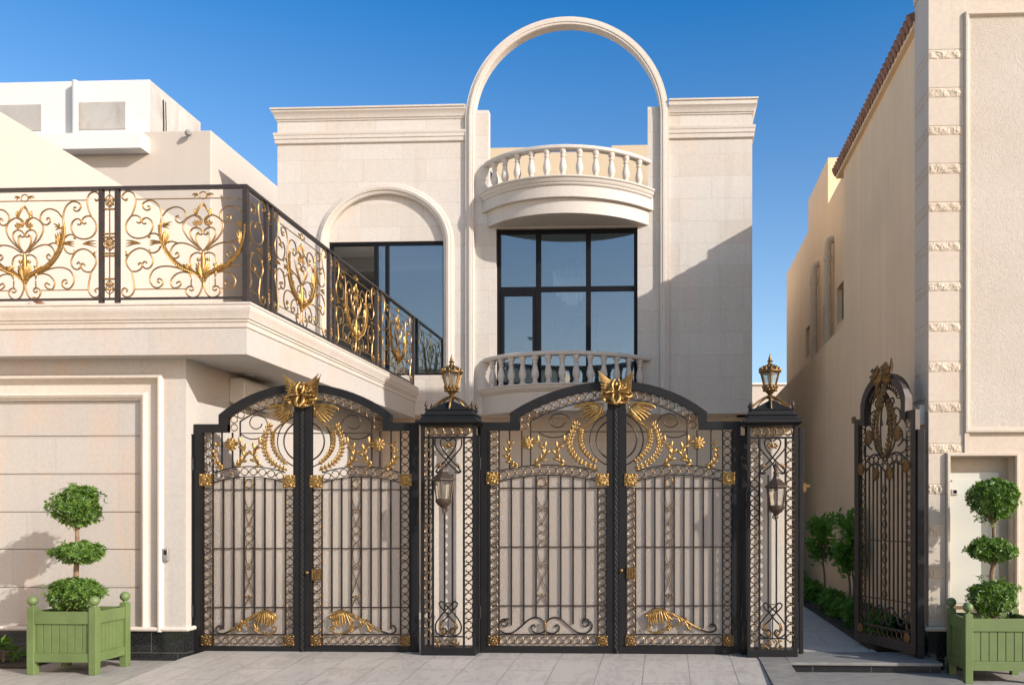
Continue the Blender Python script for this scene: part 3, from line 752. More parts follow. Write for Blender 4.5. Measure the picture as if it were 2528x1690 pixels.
# quoined pilaster at the corner
zg0 = rz(1557); ztop_ = 9.2
bands = [(123,145),(217,240),(311,333),(404,428),(499,522),(597,619),(696,718),(795,818),(893,917),(992,1017),(1095,1118),(1195,1220),(1294,1320),(1401,1427),(1500,1524)]
XQ1 = rx(2383)
zlow = rz(1119); xq_low = rx(2334)
b = MB(); b.box(XQ+.004, XQ1, YR+.004, YP1, zlow, ztop_); b.box(XQ+.004, xq_low, YR+.004, YP1, zg0, zlow)
edges = [ztop_]+[rz(v) for w in bands for v in w]+[zg0]
for k in range(0, len(edges), 2):
    za, zb2 = edges[k], edges[k+1]
    if za-zb2 > .02: b.box(XQ, XQ1 if zb2 > zlow-.05 else xq_low, YR, YP1+.002, zb2+.005, za-.005)
b.build('quoin_pilaster', M['quoin'], rh, 0, bevel=.004)
r2 = random.Random(3)
def rough_band(b, x0, x1, y, z0, z1, axis):
    nx, nz = 26, 7; vs = []
    for k in range(nz+1):
        for i in range(nx+1):
            u, w = i/nx, k/nz
            d = .009*abs(math.sin(pi*w))**.5*(min(1,min(u,1-u)*12))
            d *= r2.uniform(.45,1.45)
            d += .004*math.sin(u*17+w*3)*math.sin(pi*w)*min(1,min(u,1-u)*12)
            q = x0+(x1-x0)*u+(r2.uniform(-.006,.006) if 0<i<nx else 0); zz = z0+(z1-z0)*w+(r2.uniform(-.006,.006) if 0<k<nz else 0)
            vs.append((q, y-d, zz) if axis == 0 else (y-d, q, zz))
    b.add(vs, [(k*(nx+1)+i, k*(nx+1)+i+1, (k+1)*(nx+1)+i+1, (k+1)*(nx+1)+i) for k in range(nz) for i in range(nx)])
for q0, q1 in bands:
    xe = XQ1 if q1 < 1125 else rx(2334)
    b = MB(); rough_band(b, XQ, xe, YR+.002, rz(q1), rz(q0), 0); rough_band(b, YR, YP1, XQ+.002, rz(q1), rz(q0), 1)
    b.build('split_stone_band', M['rough'], rh, 0)
b = MB(); b.sweep([(6.5,YR),(XQ,YR),(XQ,YP1)], [(-.05,7.5),(.012,7.5),(.02,7.58),(.05,7.66),(.06,7.8),(.09,7.84),(.09,7.95),(-.05,7.95)], XY); b.build('cornice', M['quoin'], rh)
# front with stucco panel, niche with a metal door
xn0, xn1, zn1 = rx(2344), rx(2505), rz(1126, 2420); zn0 = rz(1545, 2420)
b = MB(); wall_grid(b, [xq_low+.002, xn0, xn1, 6.5], [zg0, zn0, zn1, rz(1066,2450), ztop_], lambda x,z: xn0 < x < xn1 and zn0 < z < zn1, YR+.012, YR+.45)
b.box(xn0-.04, 6.5, YR+.44, YP1-.021, -.1, ztop_)
b.box(xn0-.05, xn1+.05, YR+.20, YR+.43, zn0-.02, zn1+.05); b.build('front_wall', M['quoin'], rh, 0)
b = MB(); b.box(rx(2396), 6.5, YR+.0, YR+.02, rz(1060,2450), rz(42,2450)); b.build('stucco_panel', M['panel'], rh, 0)
b = MB(); RZ = lambda x,z,h: (x, YR+h, z)
xm = rx(2380)
b.sweep([(6.5, rz(31,2400)),(xm, rz(31,2400)),(xm, rz(1069,2400)),(6.5, rz(1069,2400))], [(0,.03),(0,-.02),(.012,-.036),(.035,-.036),(.048,-.02),(.052,-.004),(.07,-.002),(.07,.03)], RZ)
b.box(xm, xm+.05, YR-.02, YR+.02, rz(1119,2400), rz(1069,2400))
b.build('panel_moulding', M['quoin'], rh, 25)
b = MB(); b.sweep([(xn0, zn0),(xn0, zn1),(xn1, zn1),(xn1, zn0)], [(0,.03),(0,-.03),(.008,-.042),(.03,-.042),(.04,-.03),(.044,.03)], RZ); b.build('niche_moulding', M['quoin'], rh, 25)
b = MB(); b.box(xn0, xn1, YR-.03, YR+.4, zn0-.05, zn0+.02); b.build('niche_sill', M['quoin'], rh, bevel=.01)
xd1 = rx(2480)
b = MB(); zd1, zd0 = rz(1163,2420), rz(1499,2420); b.box(xn0-.01, xd1, YR+.15, YR+.44, zd0, zd1); b.build('door', M['door'], rh, 0, bevel=.006)
door_o = [o for o in rh.children if o.name.startswith('door')][0]
b = MB(); b.box(xn0, xd1-.12, YR+.142, YR+.151, zd0+.03, rz(1180,2420)); b.build('door_leaf', M['door'], door_o, 0, bevel=.004)
b = MB(); x0, x1, z0, z1 = rx(2360), rx(2377), rz(1219,2365), rz(1206,2365)
b.box(x0,x1,YR+.12,YR+.142,z0,z1); b.build('lock_plate', M['whitep'], door_o, 0, bevel=.003)
b = MB(); b.box(x0+.015,x0+.05,YR+.115,YR+.1205,z0+.012,z1-.01); b.build('keyhole_cover', M['dark'], door_o, 0)
b = MB(); b.lathe([(.012,0),(.012,.02)], (rx(2359),YR+.135,rz(1187,2365)), 8); b.build('hinge_pin', M['grey'], door_o)
b = MB(); b.sweep([(6.5,YR),(XQ,YR),(XQ,YP1)], [(-.05,zg0),(.03,zg0),(.045,zg0+.012),(.05,zg0+.03),(.035,zg0+.05),(-.05,zg0+.05)], XY); b.build('ledge_moulding', M['quoin'], rh, 25)
b = MB(); b.sweep([(6.5,YR),(XQ,YR),(XQ,YP1)], [(-.05,-.25),(.008,-.25),(.008,zg0),(-.05,zg0)], XY); b.box(XQ, 6.5, YR+.01, 12, -.25, zg0); b.build('plinth', M['granite'], rh, 0)
# junction box and conduit beside the small gate
jb = thing('junction_box', 'pale junction box with a thin conduit on the wall above the small gate hinge', 'electric box', (XQ, 9.5, 2.7))
b = MB(); ya, yb = 9.42, 9.66; b.box(XQ-.06, XQ, ya, yb, uz(1050,2276,9.5), uz(1001,2276,9.5)); b.build('case', M['whitep'], jb, bevel=.006)
b = MB(); zc_ = uz(993,2270,9.5); b.tube([(XQ-.03,9.40,zc_+.03),(XQ-.05,10.0,zc_+.01)], .014, 6); b.build('conduit', M['grey'], jb)

# ------------------------------------------------------------------ terrace railing
YRL = 9.13
S_ = YRL/F                                     # metres per photo pixel in the railing's front plane
ZS = S_/4.9                                    # the scrolls are laid out in 1/4.9 pixel
XRC = ux(607, YRL)
rail = thing('terrace_railing', 'brown black wrought iron railing with gilded scrollwork along the terrace edge', 'railing', (XRC, YRL, 3.93))
zr_ = lambda zy: CAMZ+(CY-(440+zy/4.9))*S_*1.0
ZTOP = uz(457, 560, YRL); ZBOT = ZTOP-.028-1.235
def zrow(zy):                                   # 128 (rail top) .. 1415 (bottom bar) -> height
    return ZTOP-(zy-100)/(1415-100)*(ZTOP-ZBOT)
CURVES = [
 [(1150,255),(1132,240),(1150,262),(1190,225),(1165,172),(1120,155),(1065,180),(1040,240),(1045,320),(1070,400),(1090,445)],
 [(1090,445),(1130,500),(1148,560),(1130,640),(1070,695),(990,708),(910,680),(865,620),(850,555),(870,500),(915,470),(955,480),(970,510),(950,540),(925,530)],
 [(1090,445),(1040,438),(995,460),(980,500),(1000,530),(1028,515)],
 [(1085,1095),(1130,1030),(1145,960),(1110,890),(1050,840),(985,825),(915,850),(870,910),(850,970),(865,1030),(910,1065),(950,1050),(965,1010),(940,980),(915,1000)],
 [(1085,1095),(1030,1095),(985,1065),(965,1020),(990,995),(1015,1020)],
 [(1085,1095),(1070,1170),(1055,1260),(1060,1330),(1095,1380),(1140,1395),(1180,1370),(1190,1320),(1165,1290),(1130,1310),(1145,1335)],
 [(755,480),(760,400),(790,320),(850,270),(910,270),(960,300),(955,350),(920,380),(885,365),(885,335),(910,335)],
 [(300,870),(400,780),(480,690),(520,590),(500,510),(440,460),(380,440)],
 [(745,450),(700,390),(640,355),(570,350),(510,385),(485,440),(500,505),(555,535),(600,500),(595,460),(570,455),(560,480)],
 [(300,870),(380,780),(430,700),(440,640),(410,600),(360,595),(320,620),(305,660),(330,675),(350,660)],
 [(302,865),(350,800),(375,730),(370,670),(345,650)],
 [(340,860),(430,800),(520,770),(600,780),(645,830),(655,890),(630,940),(590,945),(560,910),(585,880),(605,905)],
 [(580,770),(640,750),(690,762)],
 [(310,900),(370,885),(430,920),(450,1000)],
 [(775,690),(820,655),(880,660),(900,700),(880,690)],
 [(765,800),(790,850),(840,880),(890,870),(885,835)],
 [(470,1110),(580,1060),(680,1040),(770,1045),(840,1080),(880,1150),(880,1220),(840,1280),(790,1290),(745,1250),(750,1200),(790,1185),(800,1220),(780,1230)],
 [(450,1120),(520,1110),(590,1130),(640,1180),(655,1230),(630,1290),(580,1290),(540,1250),(560,1220),(595,1240)],
 [(304,1210),(315,1300),(350,1380),(400,1410),(460,1390),(490,1330),(465,1285),(420,1280),(405,1310),(430,1330),(450,1310)],
]
STEM = [(310,1230),(350,1150),(430,1100),(520,1060),(600,1000),(660,930),(710,850),(740,770),(762,680),(768,580),(757,480)]
def scroll_panel(to, parent, halves=(1,-1), hw=910, cut=None):
    b = MB(); g = MB()
    fwd = Vector((0,-1,0)) if abs(to(0,4)[0]-to(50,4)[0]) > 1e-6 else Vector((1,0,0))
    k = hw/910.0
    T = lambda s, p: to(s*(p[0]-300)*k, zrow(p[1]))
    for s in halves:
        for c in CURVES:
            b.tube([T(s,p) for p in smooth_pts([(x,y,0) for x,y in c],4)], .0095, 5)
        b.tube([T(s,(300,250)),T(s,(670,250)),T(s,(1040,250))], .007, 4); b.tube([T(s,(490,1305)),T(s,(770,1305)),T(s,(1060,1305))], .007, 4)
        sp = smooth_pts([(x,y,0) for x,y in STEM],4)
        g.tube([T(s,p) for p in sp], [.011,.021,.027,.024,.021,.015,.011], 6)
        for i in range(3, len(sp)-4):                           # scales along the gilded horn
            p = sp[i]; w = (1-i/len(sp))*26+10
            for sd in (-1,1):
                d = (sp[i+1]-sp[i]).normalized(); n = Vector((-d.y,d.x,0))*sd
                q = p+n*w*.75; a = Vector(T(s,p))+fwd*.018; e = Vector(T(s,(q.x+d.x*16,q.y+d.y*16)))+fwd*.006
                g.tube([a,(a+e)/2+fwd*.016,e], [.005,.011,.003], 5)
            c0 = Vector(T(s,p))+fwd*.024; g.ell(c0, (.010,.010,.010), 6, 4)
        def leafs(base, tips, r):
            for tpt in tips:
                a = Vector(T(s,base)); e = Vector(T(s,tpt)); mm = (a+e)/2+Vector((0,-.012,0.006))
                g.tube(smooth_pts([a,mm,e],3), [r*.5,r,r*.9,r*.25], 5)
        leafs((720,800),[(660,640),(690,620),(720,610),(735,640),(665,720),(680,690)],.013)
        leafs((745,580),[(640,520),(655,560),(665,600),(700,515),(680,545)],.010)
        leafs((455,1090),[(410,1010),(440,1005),(480,1010),(520,1015),(405,1080),(420,1130),(430,1180),(470,1040)],.013)
        leafs((750,765),[(830,755),(890,765),(890,735),(890,795)],.011)
        leafs((985,768),[(1100,765),(1150,730),(1150,768),(1150,805)],.010)
        leafs((1120,895),[(1150,860),(1150,920)],.011)
        leafs((385,450),[(345,380),(360,430),(320,340),(300,300),(385,365)],.013)
        b.tube([T(s,p) for p in smooth_pts([(430,1190,0),(432,1250,0),(430,1290,0)],2)], .007, 4)
        for q in range(14):                                     # grape bunches
            t = 2.4*q; rr = 8*math.sqrt(q); c = T(s,(365+rr*math.cos(t)*1.3,545+rr*math.sin(t)*1.3)); g.ell((c[0],c[1]-.012,c[2]), (.011,.011,.011), 6, 4)
        g.tube([T(s,p) for p in smooth_pts([(400,445,0),(350,465,0),(318,510,0),(335,560,0)],3)], [.010,.017,.010], 6)
        leafs((300,1180),[(360,1100),(385,1060),(380,1010),(355,985),(335,1150)],.016)
        g.ell(T(s,(352,965)), (.022,.018,.02), 8, 5)
        leafs((340,215),[(420,195),(425,215),(400,238),(380,200)],.007)
    if 1 in halves:
        g.tube([T(1,(300,1290)),T(1,(300,1100)),T(1,(300,960)),T(1,(300,870))], [.010,.022,.024,.030,.012], 7)
        b.tube([T(1,(300,300)),T(1,(300,340))], .009, 5)
        c = T(1,(300,215)); g.tube([T(1,(300+42*math.cos(2*pi*i/14),215+42*math.sin(2*pi*i/14))) for i in range(14)], .007, 5, True)
    o = b.build('scroll_panel', M['wrought'], parent, 60)
    g.build('gilded_ornament', M['railgold'], o, 60)
def post_pair(to, px_a, px_b, d):
    """two square posts with the gilt filling between them; to(u, z): u along the run in metres"""
    for u in (px_a, px_b):
        b = MB(); p = to(u, 0); b.box(p[0]-.022,p[0]+.022,p[1]-.022,p[1]+.022,3.93,ZTOP-.03); b.build('post', M['railiron'], rail, 0)
    b = MB(); g = MB(); m = (px_a+px_b)/2; hw = abs(px_b-px_a)/2-.02
    b.tube([to(m,ZBOT),to(m,ZTOP-.03)], .007, 5)
    for zy in (360,650,690,880,910,1180):
        g.tube([to(m-hw,zrow(zy)),to(m,zrow(zy)),to(m+hw,zrow(zy))], .010, 6)
        for k in range(5): g.ell(to(m+(k-2)/2*hw*.8, zrow(zy)), (.012,.016,.012), 6, 4)
    for zy, r in ((250,60),(300,40),(770,80),(740,40),(810,40),(1240,45),(1300,60)):
        for s in (1,-1):
            g.tube([to(m+s*hw*.95*math.sin(pi*i/8)*(r/80), zrow(zy-r+2*r*i/8)) for i in range(9)], .006, 5)
            g.ell(to(m+s*hw*.5, zrow(zy)), (.013,.016,.016), 6, 4)
        g.ell(to(m, zrow(zy)), (.016,.018,.022), 7, 5)
    o = b.build('post_infill', M['railiron'], rail, 60); g.build('gilded_ornament', M['railgold'], o, 60)
front = lambda x0: (lambda u, z: (x0+u, YRL, z))
XA, XB2 = ux(61, YRL), ux(501.5, YRL)
def wrap(u, z):                                 # the corner panel folds round onto the side run
    x = XB2+u
    return (x, YRL, z) if x <= XRC-.001 else (XRC, YRL+(x-XRC), z)
hwm = (ux(251,YRL)-XA)/ZS
scroll_panel(lambda u,z: (XA+u*ZS, YRL, z), rail, (1,-1), hwm)
scroll_panel(lambda u,z: wrap(u*ZS, z), rail, (1,-1), (XB2-ux(297,YRL))/ZS)
scroll_panel(lambda u,z: (XA-2*(XA-ux(-145,YRL))+u*ZS, YRL, z), rail, (1,), hwm)
YS = lambda px: (XRC/((px-CX)/F*math.cos(TH)-math.sin(TH)))*((px-CX)/F*math.sin(TH)+math.cos(TH))   # depth on the side run
side = [(YS(671),YS(808)),(YS(824),YS(927)),(YS(940),YS(1019))]
for a, c in side:
    m = (a+c)/2; h = (c-a)/2-.03
    scroll_panel(lambda u,z,m=m: (XRC, m+u*ZS, z), rail, (1,-1), h/ZS)
post_pair(front(0), ux(251,YRL), ux(290.5,YRL), 0)
post_pair(front(0), ux(-168,YRL), ux(-129,YRL), 0)
sd = lambda u,z: (XRC, u, z)
post_pair(sd, YS(656.5), YS(669), 0); post_pair(sd, YS(811), YS(823), 0); post_pair(sd, YS(928.5), YS(938.5), 0)
for q in ((XRC,YRL),(XRC,YS(1019)+.02)):
    b = MB(); b.box(q[0]-.027,q[0]+.027,q[1]-.027,q[1]+.027,3.93,ZTOP-.03); b.build('post', M['railiron'], rail, 0)
b = MB(); ye = YS(1021)+.05
b.sweep([(XRC,ye),(XRC,YRL),(-8.0,YRL)], [(-.032,ZTOP-.034),(.032,ZTOP-.034),(.032,ZTOP-.006),(.024,ZTOP),(-.024,ZTOP),(-.032,ZTOP-.006)], XY); b.build('handrail', M['railiron'], rail, 0)
b = MB(); b.box(-8,XRC-.027,YRL-.012,YRL+.012,ZBOT-.012,ZBOT+.012); b.box(XRC-.012,XRC+.012,YRL+.027,ye,ZBOT-.012,ZBOT+.012); b.build('bottom_rail', M['railiron'], rail, 0)

# ------------------------------------------------------------------ driveway gates
YG = 9.48
SG = YG/F
def Gp(px, py, d=0.0): x, y, z = U(px, py, YG); return (x, y+d, z)
def gate(name, label, XL_, XR_, XM, top, sh_l, sh_r, apex, dy, leaves, crest_w):
    xc = Gp(XM, 1300)[0]
    gt = thing(name, label, 'gate', (xc, YG, 0))
    for lf in leaves: leaf_(gt, XM, apex, dy, **lf)
    # crest: a winged mask over the meeting stiles
    b = MB(); base = lambda x, y, d=-.055: Gp(XM+x, apex+y+29, d)
    def fe(pts, rr, d0=-.06):
        b.tube(smooth_pts([base(x,y,d0-.02*i) for i,(x,y) in enumerate(pts)],3), rr, 6)
    WO = [(-45,-53),(-42,-44),(-30,-37),(-14,-31),(-4,-27),(0,-22)]; WO2 = [(-38,-26),(-37,-8),(-38,6),(-34,16),(-23,23),(-10,29),(0,31)]
    half = WO+WO2[::-1]
    b.prism([(base(x,y)[0],base(x,y)[2]) for x,y in WO+[(-x,y) for x,y in WO[-2::-1]]+[(-x,y) for x,y in WO2]+WO2[-2::-1]], YG-.05, YG-.036)
    rc = random.Random(4)
    for s in (1,-1):
        # wing: rows of small feathers laid towards the tip, long ones along the top
        for (ax_,ay_),(bx_,by_) in zip([(6,-10),(6,-14),(6,-17),(7,-20),(8,-23),(9,-26)],[(37,-12),(38,-20),(39,-29),(40,-36),(42,-43),(44,-51)]):
            fe([(s*ax_,ay_),(s*(ax_*.5+bx_*.5+1),ay_*.55+by_*.45+1.5),(s*bx_,by_)], [.010,.014,.005], -.062)
        for i in range(30):
            u, w = rc.random(), rc.random(); x = 8+25*u; y = -6-10*u*w-14*w*(.55+.45*u)
            b.blade(base(s*x,y,-.085-.012*(1-u)), (s*.75,.55+.3*u), .036, .017, .016)
        fe([(s*4,-30),(s*8,-22),(s*9,-12),(s*6,-2)], [.010,.020,.018,.010], -.085)
        b.ell(base(s*5,-29,-.08), (.022,.02,.022))
        # eye swirl and cheek
        for i in range(12):
            a = (i/11*1.75+.15)*pi; b.ell(base(s*(20+14.5*math.cos(a)), 9-9.5*math.sin(a), -.07), (.017,.018,.015), 6, 4)
        fe([(s*36,2),(s*38,9),(s*31,13),(s*24,11)], [.012,.020,.016,.006], -.075)
        fe([(s*3,0),(s*10,-1),(s*19,1),(s*26,4)], [.014,.020,.016,.008], -.085)
        fe([(s*4,-2),(s*8,8),(s*9,18),(s*4,26),(s*1.5,31)], [.012,.022,.026,.020,.008], -.085)
        for i in range(8):
            a = .25+i*.26; fe([(s*(14+8*math.cos(a)),14+5*math.sin(a)),(s*(16+12*math.cos(a)),15+9*math.sin(a)),(s*(15+17*math.cos(a)),15+13*math.sin(a))], [.010,.014,.007], -.062)
    b.ell(base(0,-18,-.10), (.03,.03,.035)); b.build('winged_mask_crest', M['gold'], gt, 60)
    return gt

def leaf_(gt, XM, apex, dy, s, xh, W, us, top, sh, lion, ys_off=0, nb=6, pair=2, ast=False, stile=16):
    """one leaf. s=+1 hinged on the left; u = pixels from the hinge edge"""
    P = lambda u, y, d=0.0: Gp(xh+s*u, y, d)
    K = W/263.0
    def rect(b, u0, u1, y0, y1, d0=-.03, d1=.03):
        p, q = P(u0,y0), P(u1,y1); b.box(p[0],q[0],YG+d0,YG+d1,p[2],q[2])
    xs = xh+s*us; R = ((XM-xs)**2+(sh-apex)**2)/(2*(sh-apex)); yc = apex+R
    bot = 1611+ys_off
    arcY = lambda px, r: yc-math.sqrt(max(0,r*r-(px-XM)**2))
    fw = 20
    b = MB()
    rect(b, 0, 19, top, bot); rect(b, 19, W, bot-18, bot)
    rect(b, 19, us+22, top, top+20)
    # shoulder and arched head as one band
    ue = W
    outer = [(xh+s*(us+(ue-us)*i/18), arcY(xh+s*(us+(ue-us)*i/18), R)) for i in range(19)]
    inner = [(xh+s*(us+22+(ue-us-22)*i/18), arcY(xh+s*(us+22+(ue-us-22)*i/18), R-fw)) for i in range(19)]
    poly = [(xs, top)]+outer+inner[::-1]+[(xh+s*(us+22), top+18)]
    poly = [(Gp(px,py)[0], Gp(px,py)[2]) for px,py in poly]
    b.prism(poly, YG-.034, YG+.034)
    pM = P(W-stile, 1); zt_ = uz(apex+8, XM, YG); q = P(W, 1)
    b.box(pM[0], q[0], YG-.032, YG+.032, P(0,bot-18)[2], zt_)
    # raised lip round the glazed field
    for (u0,u1,y0,y1) in ((19,21,top+20,bot-18),(W-stile-2,W-stile,top-30,bot-18),(19,W-stile,bot-20,bot-18)): rect(b,u0,u1,y0,y1,-.036,-.028)
    fr = b.build('gate_leaf', M['iron'], gt, 0, bevel=.004)
    # bars
    uL, uR = 44, W-stile-24
    b = MB()
    ya0, ya1 = 1166+dy, 1151+dy
    arc1 = lambda u: ya0-(ya0-ya1)*(1-((u-(uL+uR)/2)/((uR-uL)/2))**2)
    arc2 = lambda u: arc1(u)+25
    rb = .0062
    def bar(u0,y0,u1,y1,w=2.6,d=.012):
        a, c = Vector(P(u0,y0)), Vector(P(u1,y1)); b.tube([a,c], w*SG*.93, 4)
    for fn in (arc1, arc2): b.tube([P(uL+(uR-uL)*i/16, fn(uL+(uR-uL)*i/16), -.004) for i in range(17)], 2.0*SG, 4)
    for y in (1208+dy, 1353+dy, 1498+dy): bar(21,y,W-stile-1,y,1.9)
    bar(uL,1565,uR,1565,2.4)
    for u in (uL, uR): bar(u,(top+20 if u==uL else 1205),u,1592,2.6)
    bar(19+2.5,top+22,19+2.5,1592,2.2); bar(W-stile-2,1205,W-stile-2,1592,2.2)
    us2 = us+50
    y_in = lambda u: arcY(xh+s*u, R-fw-23)
    bar(us2,1069+dy,W-stile,1069+dy,1.8); bar(us2,y_in(us2),us2,arc1(us2),2.2)
    for t in (.33,.72): u = uL+(us2-uL)*t; bar(u,top+20,u,arc1(u),2.4)
    b.tube([P(us2+(W-stile-us2)*i/14, y_in(us2+(W-stile-us2)*i/14)) for i in range(15)], 2.2*SG, 4)
    bu = [uL+(uR-uL)*(i+1)/(nb+1) for i in range(nb)]
    if lion: pts = [(0,1547),(66,1547),(90,1551),(116,1537),(140,1520),(165.5,1508),(190,1506),(300,1506)]
    else: pts = [(0,1535),(55,1530),(83,1548),(103,1540),(130,1522),(158,1530),(172,1530),(195,1525),(225,1540),(258,1530),(400,1530)]
    k2 = K if lion else W/330.0
    def yb(u):
        for (a,ya),(c,yc2) in zip(pts,pts[1:]):
            if a*k2 <= u <= c*k2: return ya+(yc2-ya)*(u-a*k2)/((c-a)*k2)
        return 1520
    for u in bu: bar(u,arc2(u),u,yb(u)+4+dy,2.7)
    # thin scrolls of the head
    sc = lambda pts, r, n=4: b.tube([P(p.x,p.y) for p in smooth_pts([(x*K,y+dy,0) for x,y in pts],n)], r*SG, 5)
    sc([(113,1071),(127,1080),(143,1083.5),(162,1079),(176,1064),(179,1047),(172,1032),(157,1024.5),(142,1028),(135,1040),(138,1052),(149.5,1058.5),(161,1054),(165,1045)], 1.5)
    for rr in (50, 66):
        cy = 1089+dy; a0 = math.acos(min(1,(stile+2)/rr)); n = 16
        b.tube([Gp(XM-s*rr*math.cos(-a0+2*a0*i/n), cy+rr*math.sin(-a0+2*a0*i/n)) for i in range(n+1)], (2.1 if rr==50 else 1.6)*SG, 5)
    # foot scrolls
    if lion:
        sc([(62,1551),(66,1547),(60,1543),(53,1549),(54,1558),(65,1563),(80,1559),(95,1551),(110,1541)], 2.1)
    else:
        for m in (0,1):
            q = (lambda x: x*k2) if not m else (lambda x: (330-13-x)*k2)
            for c in ([(56,1533),(62,1529),(66,1537),(60,1545),(52,1541),(50,1531),(56,1527),(68,1527)][::-1]+[(45,1535),(43,1545),(48,1555),(62,1562),(80,1559),(100,1544),(120,1527),(138,1523),(152,1530),(160,1545),(155,1558),(140,1562),(127,1556),(124,1545),(131,1541),(135,1547)],):
                b.tube([P(p.x,p.y) for p in smooth_pts([(q(x),y,0) for x,y in c],3)], 2.0*SG, 5)
    # narrow decorated strip between two bars
    ua, ub = bu[pair], bu[pair+1]; um = (ua+ub)/2; hw = (ub-ua)/2-2
    D = lambda x, y: P(um+x*hw, y+dy)
    dk = MB()
    def dl(pts, r=1.1): dk.tube([D(p.x,p.y) for p in smooth_pts([(x,y,0) for x,y in pts],3)], r*SG, 4)
    dk.tube([D(.85*math.cos(2*pi*i/14),1193+11*math.sin(2*pi*i/14)) for i in range(14)], 1.5*SG, 5, True)
    for i in range(7): dk.ell(D(.85*math.cos(2*pi*i/7+.4),1193+11*math.sin(2*pi*i/7+.4)), (.010,.010,.010), 6, 4)
    dl([(-1,1209),(-.98,1232),(-.6,1247),(0,1255),(.6,1247),(.98,1232),(1,1209)])
    for y in (1261,1400):
        for q in (-1,1): dk.tube([D(q*.48+.42*math.cos(2*pi*i/9),y+5*math.sin(2*pi*i/9)) for i in range(9)], 1.0*SG, 4, True)
    for q in (-1,1): dl([(q,1265),(q*.5,1281),(0,1297)])
    for y in (1306,1327): dk.tube([D(.9*math.cos(2*pi*i/12),y+9.5*math.sin(2*pi*i/12)) for i in range(12)], 1.1*SG, 4, True)
    dk.tube([D(.9*math.cos(2*pi*i/18),1366+27*math.sin(2*pi*i/18)) for i in range(18)], 1.1*SG, 4, True)
    for q in (-1,1): dl([(q,1405),(q*.5,1420),(0,1435),(-q*.5,1450),(-q,1464)]); dl([(q,1495),(q*.4,1482),(0,1474)])
    for q in (-1,0,1): dk.ell(D(q*.7,1472-(q==0)*2), (.016,.014,.013), 6, 4); dk.ell(D(q*.6,1257+(q==0)*4), (.010,.012,.010), 6, 4)
    for y in (1296,1317,1338): dk.ell(D(0,y), (.010,.012,.010), 6, 4)
    b.build('bar_grille', M['bar'], fr, 0)
    dk.build('decorated_strip', M['oldgold'], fr, 60)
    # rings
    b = MB(); pit = 20.7
    def rng(u, y, r=8.9):
        c = P(u,y); b.ring((c[0],YG-.006,c[2]), r*SG, 1.35*SG, 14, 5)
    def col(u, y0, y1):
        n = max(1, round((y1-y0)/pit)); p = (y1-y0)/n
        for i in range(n):
            rng(u, y0+p*(i+.5))
            if i: c = P(u,y0+p*i); b.ell((c[0],YG-.008,c[2]), (.010,.010,.008), 6, 4)
    def flush():
        nonlocal b
        b.build('ring_border', M['ringm'], fr, 60); b = MB()
    col(32.5, top+22, 1166+dy); flush(); col(32.5, 1202+dy, 1566); flush(); col(W-stile-12.5, 1206+dy, 1566); flush()
    n = max(1, round((uR-uL-4)/pit)); p = (uR-uL-4)/n
    for i in range(n): rng(uL+2+p*(i+.5), 1579, 8.7)
    flush()
    for i in range(n):
        u = uL+2+p*(i+.5); rng(u, arc1(u)+12.5, 9)
        if i: c = P(u-p/2, arc1(u-p/2)+12.5); b.ell((c[0],YG-.008,c[2]), (.012,.010,.016), 6, 4)
    flush(); rng(us+36, top+8, 8.5)
    px = xh+s*(us+36); a0 = math.asin((px-XM)/(R-fw-11)); n = max(2, round(abs(a0)*(R-fw-11)/pit))
    for i in range(n):
        a = a0*(1-i/n); c = Gp(XM+(R-fw-11)*math.sin(a), yc-(R-fw-11)*math.cos(a)); b.ring((c[0],YG-.006,c[2]), 8.8*SG, 1.35*SG, 14, 5)
        a -= a0/n/2; c = Gp(XM+(R-fw-11)*math.sin(a), yc-(R-fw-11)*math.cos(a)); b.ell((c[0],YG-.008,c[2]), (.013,.011,.013), 6, 4)
    b.build('ring_border', M['ringm'], fr, 60)
    # hammered glass behind the bars
    gl = MB(); p0, p1 = P(20,1180+dy), P(W-stile+1,1594)
    gl.box(p0[0],p1[0],YG+.014,YG+.020,p1[2],p0[2]); gl.build('frosted_pane', M['frost'], fr, 0)
    # gilded square rosettes
    for u, y, w in ((29,1184+dy,15),(W-stile-12,1188+dy,15.5),(30.5,1579,13),(W-stile-12,1579,13)):
        b = MB(); p0, p1 = P(u-w,y-w), P(u+w,y+w); c = P(u,y)
        b.box(p0[0],p1[0],YG-.04,YG-.012,p1[2],p0[2])
        for i in range(16):
            a = 2*pi*i/16+.1; L = w*SG*(1.0 if i % 2 else .8)
            b.blade((c[0]+math.cos(a)*L*.55,YG-.045,c[2]+math.sin(a)*L*.55), (math.cos(a),math.sin(a)), L*.95, .024, .018)
        for sx in (-1,1):
            for sz in (-1,1): b.ell((c[0]+sx*w*SG*.78,YG-.042,c[2]+sz*w*SG*.78), (.016,.012,.016), 6, 4)
        b.ell((c[0],YG-.048,c[2]), (.017,.014,.017)); b.build('square_rosette', M['gold'] if y < 1500 else M['oldgold'], fr, 60)
    # flower
    b = MB(); c = P(92*K, 1097+dy)
    for i in range(9):
        a = 2*pi*i/9; b.blade((c[0]+math.cos(a)*.046,YG-.035,c[2]+math.sin(a)*.046), (math.cos(a),math.sin(a)), .075, .05, .028)
    for i in range(9):
        a = 2*pi*i/9+.35; b.blade((c[0]+math.cos(a)*.026,YG-.05,c[2]+math.sin(a)*.026), (math.cos(a),math.sin(a)), .045, .026, .02)
    b.ell((c[0],YG-.055,c[2]), (.018,.016,.018)); b.build('flower', M['gold'], fr, 60)
